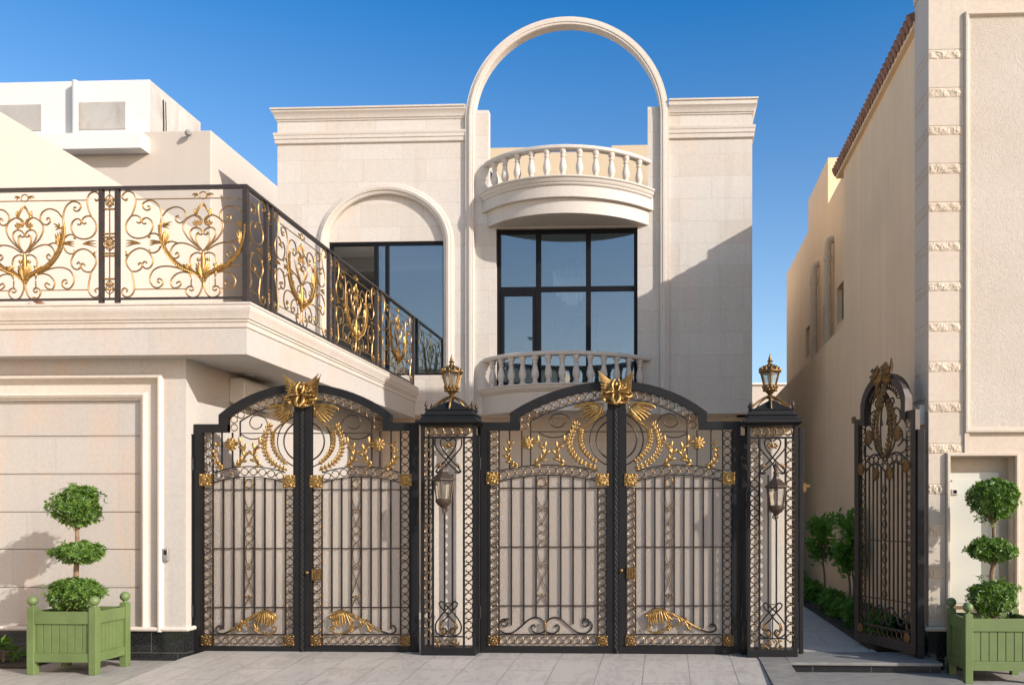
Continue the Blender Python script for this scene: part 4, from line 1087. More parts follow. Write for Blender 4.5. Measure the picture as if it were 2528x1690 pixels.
    # leaf sprays
    def spray(pts, r=(2.2,3.2,2.4,1.2), bl=15, bw=6.0, both=(1,-1), d0=-.03, name='leaf_spray', stepn=3, mode=None):
        b = MB(); sp = smooth_pts([(x*K,y+dy,0) for x,y in pts], 6)
        b.tube([P(p.x,p.y,d0) for p in sp], [q*SG for q in r], 6)
        for i in range(1, len(sp)-1, stepn):
            d = (sp[max(i-1,0)]-sp[i+1]).normalized(); n = Vector((-d.y,d.x,0))
            for sd in both:
                v = (d*.85+n*sd*.75).normalized(); q = sp[i]+v*bl*.38
                a = P(q.x,q.y,d0-.012); vv = P(q.x+v.x,q.y+v.y); dd = Vector((vv[0]-P(q.x,q.y)[0], 0, vv[2]-P(q.x,q.y)[2]))
                b.blade(a, dd, bl*SG*(1-.35*i/len(sp)), bw*SG, .024)
        b.build(name, M['gold'], fr, 60)
    spray([(57,1099),(51,1122),(57,1142),(68,1152),(78,1151)], r=(.8,2.2,3,1.0), bl=17, bw=6.5, stepn=4)
    spray([(112,1093),(125,1110),(125,1128),(113,1144),(101,1151)], r=(.8,3,3.2,1.0), bl=21, bw=7.5, stepn=5)
    spray([(164,1093),(150,1109),(148,1126),(157,1144),(170,1151)], r=(.8,3,3.2,1.0), bl=21, bw=7.5, stepn=5)
    spray([(187,1052),(177,1079),(175,1106),(185,1131),(204,1149),(229,1160)], r=(.7,1.0,1.0,1.2,2.2), bl=16, bw=5.6, name='wreath', stepn=2, both=(1,0,-1))
    spray([(196,1070),(195,1088),(200,1110),(213,1130),(230,1146)], r=(.7,.9,1.0,1.6), bl=13, bw=5, both=(1,0,-1), name='wreath', stepn=2)
    # wing with its long stem
    b = MB()
    def st_(pts, rr, d0=-.03): b.tube([P(p.x,p.y,d0) for p in smooth_pts([(x*K,y+dy,0) for x,y in pts],5)], [q*SG for q in rr], 6)
    st_([(241,998),(240,1012),(238,1026),(225,1040),(210,1052),(199,1064),(193,1084),(197,1110),(212,1132),(230,1146)], (1.2,2.2,3,3,2.6,2.4,2.2,1.6))
    for (tx,ty),(mx,my) in zip([(184,1010),(191,1018),(194,1028),(199,1035),(206,1040),(214,1043),(221,1041)],[(214,1003),(215,1009),(216,1015),(218,1020),(221,1025),(226,1030),(230,1030)]):
        st_([(237,1012),(mx,my),(tx,ty)], (3.0,4.6,3.8,1.4), -.035)
    st_([(239,1003),(222,999),(200,1002),(186,1008),(184,1014)], (2.8,4.2,3.4,1.6), -.04)
    b.build('wing_ornament', M['gold'], fr, 60)
    # lion-like acanthus at the foot
    if lion:
        b = MB()
        V_ = lambda pts: [(x/3.92-22, y/3.92+1240) for x,y in pts]
        L_ = lambda pts, rr, d0=-.03: st_(V_(pts), rr, d0)
        L_([(420,1235),(480,1205),(560,1150),(640,1108),(720,1065),(790,1048),(850,1070),(888,1108)], (1.5,3,3.6,4,4.4,4.6,4.2,2.6))
        for c in ([(740,1060),(718,1130),(700,1180),(712,1218)],[(762,1062),(748,1125),(742,1190)],[(792,1060),(798,1130),(788,1195)],[(820,1070),(830,1130),(818,1200)],[(842,1085),(852,1140),(838,1195)],[(720,1075),(700,1120),(690,1160)],[(775,1060),(772,1130),(765,1180)],[(806,1062),(815,1120),(805,1185)],[(858,1090),(868,1130),(858,1170)],
                  [(560,1155),(540,1195),(528,1232),(545,1240)],[(620,1125),(598,1175),(640,1205),(688,1190)],[(670,1165),(690,1215),(690,1248)],[(560,1150),(545,1130),(560,1125)],[(500,1195),(520,1215),(540,1205)],[(640,1110),(660,1085),(700,1062)],[(590,1135),(580,1165),(600,1190)],[(700,1100),(680,1130),(660,1140)]):
            L_(c, (1.6,2.6,2.2,1.0), -.04)
        L_([(705,1090),(684,1150),(705,1212),(760,1256),(822,1268),(870,1240),(880,1206),(852,1198),(838,1222)], (1.6,2.6,2.6,2.4,2.2,1.8))
        for x,y in ((690,1240),(700,1225),(680,1225),(530,1225),(520,1235)): c = P(*[V_([(x,y)])[0][0]*K, V_([(x,y)])[0][1]+dy]); b.ell((c[0],YG-.04,c[2]), (.017,.015,.017), 7, 5)
        c = V_([(884,1104)])[0]; c = P(c[0]*K,c[1]+dy); b.ell((c[0],YG-.04,c[2]), (.022,.018,.018))
        b.build('acanthus_lion', M['gold'], fr, 60)
    else:
        b = MB(); c = P(158*k2,1539); 
        for i in range(5): b.ell((c[0],YG-.03,c[2]+.03-.02*i), (.02-.002*i,.016,.016), 8, 5)
        c = P(158*k2,1562); b.ell((c[0],YG-.03,c[2]), (.009,.009,.02)); b.build('scroll_clasp', M['oldgold'], fr, 60)
    if ast:                                     # twisted cover strip, knob and lock
        b = MB(); p0 = P(W, 1605); x0 = p0[0]; sx = s
        b.box(x0, x0+sx*.046, YG-.045, YG-.02, P(0,1608)[2], zt_-.1)
        n = 46; z0, z1 = P(0,1606)[2], zt_-.12
        for i in range(n):
            za = z0+(z1-z0)*i/n; zb2 = z0+(z1-z0)*(i+1)/n
            b.tube([(x0+sx*.008,YG-.045,za),(x0+sx*.023,YG-.047,(za+zb2)/2),(x0+sx*.038,YG-.045,zb2)], .0035, 5)
        b.tube([(x0+sx*.023,YG-.045,P(0,1600)[2]),(x0+sx*.023,YG-.045,.004)], .012, 6)
        b.build('twisted_strip', M['iron'], fr, 30)
        b = MB(); c = P(W-7,1412+dy*1.3); b.ell((c[0],YG-.05,c[2]), (.024,.014,.024), 12, 6); b.ell((c[0],YG-.062,c[2]), (.012,.01,.012), 8, 5); b.build('lock_cylinder', M['oldgold'], fr, 60)
        b = MB(); p0, p1 = P(W-stile-2,1403+dy), P(W-stile-24,1431+dy); b.box(p0[0],p1[0],YG-.05,YG-.005,p1[2],p0[2])
        for k in range(5): q = P(W-stile-5-k*4,1417+dy); b.tube([(q[0],YG-.053,p1[2]+.012),(q[0],YG-.053,p0[2]-.012)], .006, 5)
        b.build('lock_box', M['oldgold'], fr, 0, bevel=.006)

gate('double_gate', 'narrower black iron double gate by the left wing, gilded lions on both leaves', 482, 1033, 751, 1045, 1024, 1022, 948, 0,
     [dict(s=1, xh=482, W=263, us=61, top=1047, sh=1024, lion=True, nb=6, pair=2),
      dict(s=-1, xh=1033, W=278, us=65, top=1043, sh=1022, lion=True, nb=7, pair=3, ast=True)], 0)
gate('double_gate', 'wider ornate black iron double gate between the pillars, left leaf with plain foot scrolls', 1188, 1828, 1522, 1041, 1019, 1017, 941, -4,
     [dict(s=1, xh=1188, W=330, us=72, top=1042, sh=1019, lion=False, nb=7, pair=2, stile=18),
      dict(s=-1, xh=1828, W=301, us=82, top=1040, sh=1017, lion=True, nb=8, pair=4, ast=True, stile=18)], 0)
# threshold and steel hanging posts
for x0, x1, yt, lab in ((467,481,1074,'narrow black steel gate post against the left wing'),(1035.5,1040,1080,None),(1174.5,1187,1077,'black steel gate post on the right of the first pillar'),(1829.5,1842,1077,'black steel gate post on the left of the second pillar')):
    if not lab: continue
    p = thing('gate_post', lab, 'post', Gp((x0+x1)/2,1612), 'steel posts the gates hang from')
    b = MB(); a, c = Gp(x0,1612), Gp(x1,1612); zt_ = Gp(x0,yt)[2]; b.box(a[0],c[0],YG-.06,YG+.10,0,zt_); b.build('shaft', M['iron'], p, 0, bevel=.004)
    b = MB(); b.box(a[0]-.006,c[0]+.006,YG-.065,YG+.105,zt_,zt_+.008); b.build('cap_plate', M['iron'], p, 0)
    for zz in (.4,2.1):
        b = MB(); b.tube([(c[0] if x0<600 or x0<1200 else a[0],YG-.05,zz),(c[0] if x0<600 or x0<1200 else a[0],YG-.05,zz+.14)], .014, 8); b.build('hinge', M['iron'], p)

sp_ = thing('gate_post', 'slim dark steel strike post on the right flank of the right pillar', 'post', (1.55, 9.5, 0), 'steel posts the gates hang from')
b = MB(); a, c = ux(1972,9.50), ux(1982,9.50); b.box(a, c, 9.46, 9.54, 0, uz(1057,1975,9.5)); b.build('shaft', M['iron'], sp_, 0, bevel=.004)
b = MB(); zk = uz(1203,1990,9.5); b.box(c, c+.035, 9.47, 9.50, zk-.05, zk+.05); b.box(c+.035, c+.075, 9.478, 9.492, zk+.005, zk+.035); b.build('latch', M['oldgold'], sp_, 0)
# ------------------------------------------------------------------ openwork pillars with lamps
YPF = 9.25
def Pp(px, py): return U(px, py, YPF)
SP = YPF/F
def pillar(xa, xb_, lab):
    x0, x1 = Pp(xa,1300)[0], Pp(xb_,1300)[0]; xc = (x0+x1)/2; w = x1-x0
    y0, y1 = YPF, YPF+.30; yc = (y0+y1)/2
    pl_ = thing('gate_pillar', lab, 'pillar', (xc, yc, 0))
    zt = Pp(xa,1050)[2]; zbs = .09
    b = MB(); b.box(x0,x1,y0,y1,0,zbs); b.build('base', M['iron'], pl_, 0, bevel=.006)
    b = MB(); t = .036
    for a in (x0, x1-t):
        for d in (y0, y1-t): b.box(a,a+t,d,d+t,zbs,zt)
    ia, ib = x0+t+.088, x1-t-.088
    b.box(ia,ia+.022,y0+.004,y0+.022,zbs,zt-.14); b.box(ib-.022,ib,y0+.004,y0+.022,zbs,zt-.14)
    b.box(x0+t,x1-t,y0+.003,y0+.024,zt-.145,zt-.122); b.box(ia+.022,ib-.022,y0+.005,y0+.02,zbs+.115,zbs+.13)
    for d in (y1-.03,): b.box(x0+t,x1-t,d,d+.024,zbs,zbs+.03)
    for a in (xc-.055, xc+.035): b.box(a,a+.018,y0+.012,y0+.03,zbs+.42,zt-.55)
    # crossed scrolls above and below
    def sc(pts, r=.0085):
        for s in (1,-1): b.tube([(xc+s*p.x*SP, y0+.006, zt-p.y*SP) for p in smooth_pts([(x,y,0) for x,y in pts],4)], r, 6)
    q = lambda L: [((x-335)/3.92,(y-665)/3.92) for x,y in L]
    sc(q([(330,820),(290,790),(258,820),(270,880),(310,940),(360,1000),(420,1060),(450,1100),(430,1130),(400,1115)]))
    sc(q([(465,795),(462,870),(420,930),(370,985),(330,1040),(270,1090),(225,1125),(210,1105)]))
    zq = lambda L: [((x-335)/3.92, ((zt-zbs)-(1425-y)/3.92*SP)/SP) for x,y in L]
    sc(zq([(430,1000),(400,975),(360,1010),(310,1060),(250,1130),(210,1200),(215,1270),(270,1310),(320,1275),(300,1235),(270,1250)]))
    sc(zq([(425,1005),(410,1030),(360,1080),(310,1140),(255,1200),(245,1240)]))
    b.tube([(xc,y0+.004,zbs+.13),(xc,y0+.004,zbs+.40)], .007, 5)
    b.build('frame', M['iron'], pl_, 0)
    b = MB(); pit = .1065
    n = int((zt-.16-zbs)/pit)
    for cx in (x0+t+.044, x1-t-.044):
        for i in range(n):
            z = zt-.165-pit*(i+.5)
            b.ring((cx,y0+.012,z), .043, .0075, 14, 5)
            for k in range(4): a = pi/4+k*pi/2; b.ell((cx+.036*math.cos(a),y0+.010,z+.036*math.sin(a)), (.009,.009,.009), 6, 4)
            b.ell((cx,y0+.010,z-pit/2), (.012,.010,.010), 6, 4)
    for i in range(5):
        cx = x0+t+.03+(w-2*t-.06)*(i+.5)/5; b.ring((cx,y0+.010,zt-.062), .046, .010, 16, 5)
        for k in range(6): a = k*pi/3; b.ell((cx+.038*math.cos(a),y0+.006,zt-.062+.038*math.sin(a)), (.009,.009,.009), 6, 4)
    for i in range(22):                                          # leafy strip at the foot
        x = ia+.03+(ib-ia-.06)*rnd.random(); z = zbs+.02+rnd.random()*.085; a = rnd.random()*2*pi
        b.blade((x,y0+.008,z), (math.cos(a),math.sin(a)), .06, .022, .014)
    b.build('ring_lattice', M['ringm'], pl_, 60)
    g = MB()
    for s in (1,-1):
        for L in ([(265,1160),(250,1200),(255,1240),(290,1290),(310,1260),(280,1245)],[(275,1175),(262,1210),(272,1240)],[(290,1255),(300,1285),(270,1290)]):
            g.tube([(xc+s*p.x*SP, y0-.004, zt-p.y*SP) for p in smooth_pts([(x,y,0) for x,y in zq(L)],4)], [.004,.010,.009,.004], 6)
        g.build('gilded_scroll', M['oldgold'], pl_, 60); g = MB()
        for k in range(3): g.blade((xc+s*(.095+.014*k),y0,zt-.44-.006*k), (s*(k-1)*.6,-.8), .045, .026, .016)
        g.build('gilded_claw', M['oldgold'], pl_, 60); g = MB()
    for s in (1,-1):
        for k in range(4): g.ell((xc+s*(.032+.018*math.cos(k*1.6)),y0+.002,zt-.225+.02*math.sin(k*1.6)), (.016,.010,.014), 6, 4)
    g.ell((xc,y0+.0,zt-.225), (.020,.012,.030)); g.build('gilded_boss', M['oldgold'], pl_, 60)
    g = MB(); g.tube([(xc-.05,y0+.01,zbs+.50),(xc+.04,y0+.01,zbs+.50)], .006, 5); g.build('gilded_bar', M['oldgold'], pl_, 60)
    b = MB(); b.box(x0+.03,x1-.03,y1-.05,y1-.025,.02,zt); b.box(x0+.05,x1-.05,y0+.19,y0+.2,.09,zt-.16); b.build('stone_core', M['trim'], pl_, 0)
    # stepped cap
    b = MB()
    b.frust(xc,yc,zt,w/2+.005,.155,zt+.03,w/2+.04,.20); b.frust(xc,yc,zt+.03,w/2+.05,.21,zt+.062,w/2+.05,.21)
    b.frust(xc,yc,zt+.062,w/2+.015,.17,zt+.085,w/2-.0,.155); b.frust(xc,yc,zt+.085,w/2-.0,.155,zt+.115,w/2-.012,.145)
    b.frust(xc,yc,zt+.115,w/2+.002,.16,zt+.13,w/2+.002,.16); b.frust(xc,yc,zt+.13,w/2-.03,.13,zt+.178,w/2-.045,.115)
    b.frust(xc,yc,zt+.178,w/2-.034,.126,zt+.190,w/2-.034,.126)
    b.frust(xc,yc,zt+.190,w/2-.07,.10,zt+.29,.03,.03)
    b.build('cap', M['iron'], pl_, 0, bevel=.004)
    for sx in (-1,1):
        for sy in (-1,1):
            b = MB(); p = (xc+sx*(w/2-.05), yc+sy*.11, zt+.190)
            b.lathe([(.008,0),(.016,.01),(.008,.02),(.022,.04),(.02,.055),(.008,.075),(.002,.095)], p, 8); b.build('finial', M['bronze'], pl_, 60)
    return pl_, xc, yc, zt+.192
def lantern_body(root, c, r_top, r_bot, z0, z1, roofh, frame, n=6, gl='lampglass', crown=True):
    """six sided lantern between z0 (bottom) and z1 (eaves)"""
    x, y = c; b = MB()
    V_ = lambda r, z, i, o=0: (x+r*math.cos(2*pi*(i+.5+o)/n), y+r*math.sin(2*pi*(i+.5+o)/n), z)
    for i in range(n):
        b.tube([V_(r_bot,z0,i),V_(r_top,z1,i)], .0085, 5)
        for r, z in ((r_bot,z0),(r_top,z1)): b.tube([V_(r,z,i),V_(r,z,i+1)], .010, 5)
    fr = b.build('cage', frame, root, 0)
    b = MB()
    for i in range(n): b.quad(V_(r_bot*.94,z0,i),V_(r_bot*.94,z0,i+1),V_(r_top*.94,z1,i+1),V_(r_top*.94,z1,i))
    b.build('glass', M[gl], root, 0)
    b = MB(); b.lathe([(.012,z0),(.014,z0+.05),(.03,z0+.09),(.028,z0+.14),(.008,z0+.17)], (x,y,0), 10); b.build('bulb', M['whitep'], root)
def post_lamp(c, lab, grp):
    x, y, z = c; root = thing('pillar_lantern', lab, 'lantern', c, grp)
    b = MB(); zf = z+.155
    for k in range(6):
        a = pi/6+k*pi/3; ex, ey = math.cos(a)*.25, math.sin(a)*.115
        b.tube(smooth_pts([(x+ex,y+ey,z+.0),(x+ex*.86,y+ey*.86,z+.045),(x+ex*.5,y+ey*.5,z+.11),(x+ex*.2,y+ey*.2,z+.145),(x,y,zf)],3), [.011,.011,.010,.012], 6)
        b.tube(smooth_pts([(x+ex*.75,y+ey*.75,z+.0),(x+ex*.5,y+ey*.5,z+.08),(x+ex*.15,y+ey*.15,z+.14)],3), .007, 5)
    b.tube([(x,y-.06,z+.02),(x,y-.055,z+.12)], [.014,.007], 6)
    b.build('scroll_feet', M['oldgold'], root, 60)
    zb0, z1 = z+.265, z+.435
    b = MB(); b.lathe([(.035,zf-.03),(.045,zf-.01),(.022,zf+.015),(.05,zf+.045),(.065,zf+.06),(.078,zf+.085),(.078,zb0)], (x,y,0), 12)
    for k in range(12):
        a = 2*pi*k/12; b.ell((x+.076*math.cos(a),y+.076*math.sin(a),zb0-.01), (.018,.018,.018), 6, 4); b.ell((x+.072*math.cos(a+.26),y+.072*math.sin(a+.26),zb0-.045), (.014,.014,.014), 6, 4)
    b.build('collar', M['oldgold'], root, 60)
    lantern_body(root, (x,y), .112, .072, zb0, z1-.02, .1, M['oldgold'])
    b = MB(); b.lathe([(.112,z1-.025),(.128,z1-.012),(.128,z1),(.10,z1+.02),(.07,z1+.05),(.045,z1+.07),(.025,z1+.08),(.022,z1+.10),(.035,z1+.11),(.018,z1+.125),(.02,z1+.145),(.008,z1+.17),(.003,z1+.2)], (x,y,0), 12)
    for k in range(12):
        a = 2*pi*k/12; b.blade((x+.112*math.cos(a),y+.112*math.sin(a),z1+.018), (-.35*math.cos(a),-.35*math.sin(a),1), .05, .03, .02)
        b.ell((x+.075*math.cos(a+.2),y+.075*math.sin(a+.2),z1+.048), (.014,.014,.014), 6, 4)
    b.build('crown_roof', M['oldgold'], root, 60)
def wall_lantern(px, e, bt, pend, ap, lab, grp, tall):
    x = Pp(px,1200)[0]; y = YPF-.13; T_ = lambda py: CAMZ+(CY-py)*(y/F)
    root = thing('wall_lantern', lab, 'lantern', (x, YPF, T_(pend)), grp)
    ze, zb_ = T_(e), T_(bt)
    b = MB(); n = 6; ro = .137
    b.lathe([(.125,ze-.012),(ro,ze-.006),(ro,ze+.006),(.115,ze+.025),(.075,ze+.06),(.045,ze+.085),(.034,ze+.11),(.036,ze+.12),(.015,ze+.135)], (x,y,0), 6)
    b.build('roof', M['bronze'], root, 25)
    lantern_body(root, (x,y), .108, .08, zb_, ze-.012, .1, M['bronze'])
    b = MB(); b.lathe([(.085,zb_+.005),(.092,zb_-.005),(.088,zb_-.03),(.06,zb_-.065),(.04,zb_-.075),(.03,zb_-.09),(.012,zb_-.10),(.018,zb_-.125),(.01,T_(pend))], (x,y,0), 12); b.build('bowl', M['bronze'], root)
    b = MB()
    if tall:
        b.lathe([(.025,ze+.12),(.034,ze+.15),(.022,ze+.18),(.034,ze+.21),(.02,ze+.245),(.006,ze+.27)], (x,y,0), 10)
        for k in range(6): a = k*pi/3; b.ell((x+.024*math.cos(a),y+.024*math.sin(a),ze+.20+.02*(k%2)), (.014,.014,.018), 6, 4)
    b.tube(smooth_pts([(x,y,ze+.12),(x,y,ze+.17),(x,y+.06,ze+.19),(x,YPF+.01,ze+.15)],4), .011, 6)
    b.tube(smooth_pts([(x,y,zb_-.08),(x,y+.06,zb_-.12),(x,YPF+.012,zb_-.08)],4), .010, 6)
    for s in (1,-1): b.tube(smooth_pts([(x+s*.012,YPF-.06,zb_-.09),(x+s*.03,YPF-.07,zb_-.12),(x+s*.012,YPF-.075,zb_-.135)],3), .008, 5)
    b.build('bracket', M['bronze'], root, 60)
p1 = pillar(1039, 1174, 'openwork black iron pillar between the two driveway gates')
p2_ = pillar(1845, 1970, 'openwork black iron pillar beside the open side gate')
post_lamp((p1[1],p1[2],p1[3]), 'gilded lantern standing on the pillar between the gates', 'lanterns on the pillars')
post_lamp((p2_[1]-.01,p2_[2],p2_[3]), 'gilded lantern against the sky on the right pillar', 'lanterns on the pillars')
wall_lantern(1103, 1182, 1232, 1268, 1157, 'bronze lantern hung on the front of the pillar between the gates', 'bronze lanterns on the pillar fronts', False)
wall_lantern(1912, 1201, 1249, 1284, 1178, 'bronze lantern hung on the front of the right pillar near the side gate', 'bronze lanterns on the pillar fronts', True)

# ------------------------------------------------------------------ open side gate
HX, HY, FX, FY = 2.775, 9.24, 2.345, 10.28
side_ = thing('side_gate', 'narrow arched black iron gate standing open beside the right house', 'gate', (HX, HY, 0.03))
dv = Vector((FX-HX, FY-HY, 0)); WL = dv.length; dv.normalize(); nv = Vector((dv.y, -dv.x, 0))
if nv.x > 0: nv = -nv
XF_ = lambda p: Vector((HX,HY,0))+dv*p.x+nv*(-p.y)+Vector((0,0,p.z))   # x along leaf from hinge, y<0 towards the lens
zt_, zs2, zap = 2.74, 2.90, 3.22; mid = WL/2
b = MB(); t = .085
b.box(0,t,-.03,.03,.05,zt_); b.box(WL-t,WL,-.03,.03,.05,zt_); b.box(t,WL-t,-.028,.028,.05,.16)
us = .15; r_ = ((mid-us)**2+(zap-zs2)**2)/(2*(zap-zs2)); zc2 = zap-r_
n = 24
A_ = lambda u, r: zc2+math.sqrt(max(0,r*r-(u-mid)**2))
for m in (0,1):
    f = (lambda u: u) if not m else (lambda u: WL-u)
    b.box(f(t),f(us+.07),-.028,.028,zt_-.08,zt_-.001)
outer = [(us+(WL-2*us)*i/n, A_(us+(WL-2*us)*i/n, r_)) for i in range(n+1)]
inn = [(us+.075+(WL-2*us-.15)*i/n, A_(us+.075+(WL-2*us-.15)*i/n, r_-.085)) for i in range(n+1)]
b.prism([(us,zt_-.09)]+outer+[(WL-us,zt_-.09),(WL-us-.075,zt_-.09)]+inn[::-1]+[(us+.075,zt_-.09)], -.05, .05)
fr = b.build('gate_leaf', M['railiron'], side_, 0, xf=XF_)
b = MB(); u0, u1 = t+.10, WL-t-.10
arcS = lambda u: 2.08+.10*(1-abs((u-mid)/(mid-u0)*2-1 if u>mid else (mid-u)/(mid-u0)*2-1)**2)
for k in range(11):
    u = u0+(u1-u0)*k/10; b.box(u-.008,u+.008,-.008,.008,.42 if 0<k<10 else .27,arcS(u)+.0)
for dz in (0,.115): b.tube([(u0+(u1-u0)*i/24,-.004,arcS(u0+(u1-u0)*i/24)+dz) for i in range(25)], .010, 5)
b.tube([(t,0,.60),(WL-t,0,.60)], .008, 4); b.tube([(t,0,1.28),(WL-t,0,1.28)], .008, 4); b.tube([(t,0,.275),(WL-t,0,.275)], .01, 4)
for u in (t+.004, u0, u1, WL-t-.004): b.tube([(u,0,.17),(u,0,2.66)], .009, 4)
for s in (1,-1):
    q = lambda x: mid+s*x
    b.tube(smooth_pts([(q(.40),-.004,.45),(q(.365),-.004,.48),(q(.33),-.004,.44),(q(.36),-.004,.37),(q(.41),-.004,.40),(q(.42),-.004,.48),(q(.38),-.004,.52),(q(.33),-.004,.50)][::-1]+[(q(.27),-.004,.33),(q(.18),-.004,.47),(q(.08),-.004,.52),(q(.0),-.004,.42),(q(.05),-.004,.31),(q(.11),-.004,.36),(q(.08),-.004,.42)],4), .011, 5)
    for w_, d in ((.075,.62),(.14,.70),(.20,.74)):
        b.tube(smooth_pts([(q(.015),-.01,2.24),(q(w_*.8),-.012,2.36),(q(w_),-.012,2.58),(q(w_*.7),-.012,2.84),(q(.02),-.01,3.0)],5), .011, 5)
for s in (1,-1):
    q = lambda x: mid+s*x
    for c in ([(.24,2.36),(.30,2.40),(.32,2.48),(.28,2.56),(.22,2.54),(.21,2.48),(.25,2.46)],[(.22,2.60),(.28,2.66),(.27,2.76),(.20,2.80),(.16,2.74),(.19,2.69),(.22,2.71)],[(.30,2.28),(.37,2.30),(.39,2.38),(.35,2.43),(.31,2.40)],[(.04,2.62),(.06,2.72),(.04,2.84),(.015,2.9)],[(.38,2.60),(.345,2.66),(.35,2.72),(.39,2.72)],[(.10,2.90),(.15,2.92),(.17,2.87),(.14,2.84)]):
        b.tube([(q(p.x),-.012,p.y) for p in smooth_pts([(x,z,0) for x,z in c],4)], .010, 5)
b.build('bar_grille', M['sidebar'], fr, 30, xf=XF_)
b = MB()
def col2(u, z0, z1):
    n = round((z1-z0)/.098); p = (z1-z0)/n
    for i in range(n): b.ring((u,-.005,z0+p*(i+.5)), .040, .0075, 12, 5)
def fl2():
    global b
    b.build('ring_border', M['ringm'], fr, 60, xf=XF_); b = MB()
for a_ in (((t+u0)/2,.29,2.02),((u1+WL-t)/2,.29,2.02),((t+u0)/2,2.22,2.64),((u1+WL-t)/2,2.22,2.64)): col2(*a_); fl2()
for k in range(9): b.ring((u0+.04+(u1-u0-.08)*k/8,-.005,.218), .044, .0075, 12, 5)
fl2()
for k in range(9): u = u0+.04+(u1-u0-.08)*k/8; b.ring((u,-.005,arcS(u)+.057), .044, .0085, 12, 5)
fl2()
for k in range(15):
    a = -1.0+2.0*k/14; b.ring((mid+(r_-.14)*math.sin(a*1.02),-.005,zc2+(r_-.14)*math.cos(a*1.02)), .040, .0085, 12, 5)
fl2()
for k in range(10): b.ring((mid,-.008,.66+.135*k), .036, .007, 12, 5, .05)
b.build('ring_border', M['ringm'], fr, 60, xf=XF_)
for u, z, w in ((.09+.055,2.13,.075),(WL-.09-.055,2.13,.075),(mid-.13,2.06,.075),(mid+.13,2.06,.075),(t+.05,.218,.055),(WL-t-.05,.218,.055),(.30,2.50,.085),(WL-.30,2.50,.085)):
    b = MB(); b.ell((u,-.03,z), (w*.8,.022,w), 10, 6)
    for i in range(14): a = 2*pi*i/14; b.blade((u+math.cos(a)*w*.62,-.04,z+math.sin(a)*w*.75), (math.cos(a),math.sin(a)), w*.8, .03, .02)
    b.build('rosette', M['oldgold'], fr, 60, xf=XF_)
for s in (1,-1):
    b = MB(); b.tube([(mid+s*(.10*math.sin(pi*k/12)+.02),-.02,2.26+.70*k/12) for k in range(13)], .010, 5)
    for k in range(14):
        f = k/13; w_ = .10*math.sin(pi*f)+.02
        for q in (1,-1): b.blade((mid+s*(w_+.012*q),-.027,2.28+.66*f), (s*.6*q,.9), .075, .030, .022)
    b.build('wreath', M['oldgold'], fr, 60, xf=XF_)
    b = MB(); b.tube([(mid+s*(.185*math.sin(pi*.9*k/12)+.02),-.02,2.25+.66*k/12) for k in range(13)], .010, 5)
    for k in range(14):
        f = k/13; w_ = .185*math.sin(pi*f*.9)+.02
        for q in (1,-1): b.blade((mid+s*(w_+.012*q),-.025,2.27+.62*f), (s*.6*q,.85), .07, .028, .02)
    b.build('wreath', M['oldgold'], fr, 60, xf=XF_)
b = MB(); rq = random.Random(8)
for s in (1,-1):
    b.ell((mid+s*.085,-.055,3.19), (.085,.022,.125), 10, 6)
    for k in range(34):
        a = rq.uniform(-.6,2.5); rr = rq.uniform(.2,1.0)
        b.blade((mid+s*(.085+.085*rr*math.cos(a)),-.075-.01*rq.random(),3.19+.12*rr*math.sin(a)), (s*math.cos(a),math.sin(a)+.3), .07, .03, .022)
    for k in range(12): b.ell((mid+s*rq.uniform(.01,.10)*(1-k/16),-.065,3.08-.022*k), (.026,.022,.024), 6, 4)
    for k in range(8): b.blade((mid+s*(.05-.005*k),-.08,3.06-.03*k), (s*.6,-.8), .06, .03, .02)
b.tube([(mid-.15,-.04,3.22),(mid-.165,-.04,3.30),(mid-.16,-.04,3.37)], [.022,.018,.008], 6)
b.build('winged_mask_crest', M['oldgold'], fr, 60, xf=XF_)
b = MB(); b.lathe([(.03,0),(.035,.03),(.02,.06)], (WL+.04,0,2.70), 8); b.ell((WL+.05,0,2.76), (.05,.02,.03)); b.build('latch', M['oldgold'], fr, 60, xf=XF_)
gp = thing('gate_post', 'tall black steel post carrying the open side gate', 'post', (2.87, 9.28, 0), 'steel posts the gates hang from')
b = MB(); xa_, xb_ = ux(2260,9.28), ux(2277,9.28); b.box(xa_,xb_,9.2,9.36,0,uz(1061,2268,9.28)); b.build('shaft', M['iron'], gp, 0, bevel=.004)
for zz in (.35,2.05,2.45):
    b = MB(); b.box(HX-.0,xa_,9.22,9.26,zz,zz+.07); b.build('hinge', M['iron'], gp)

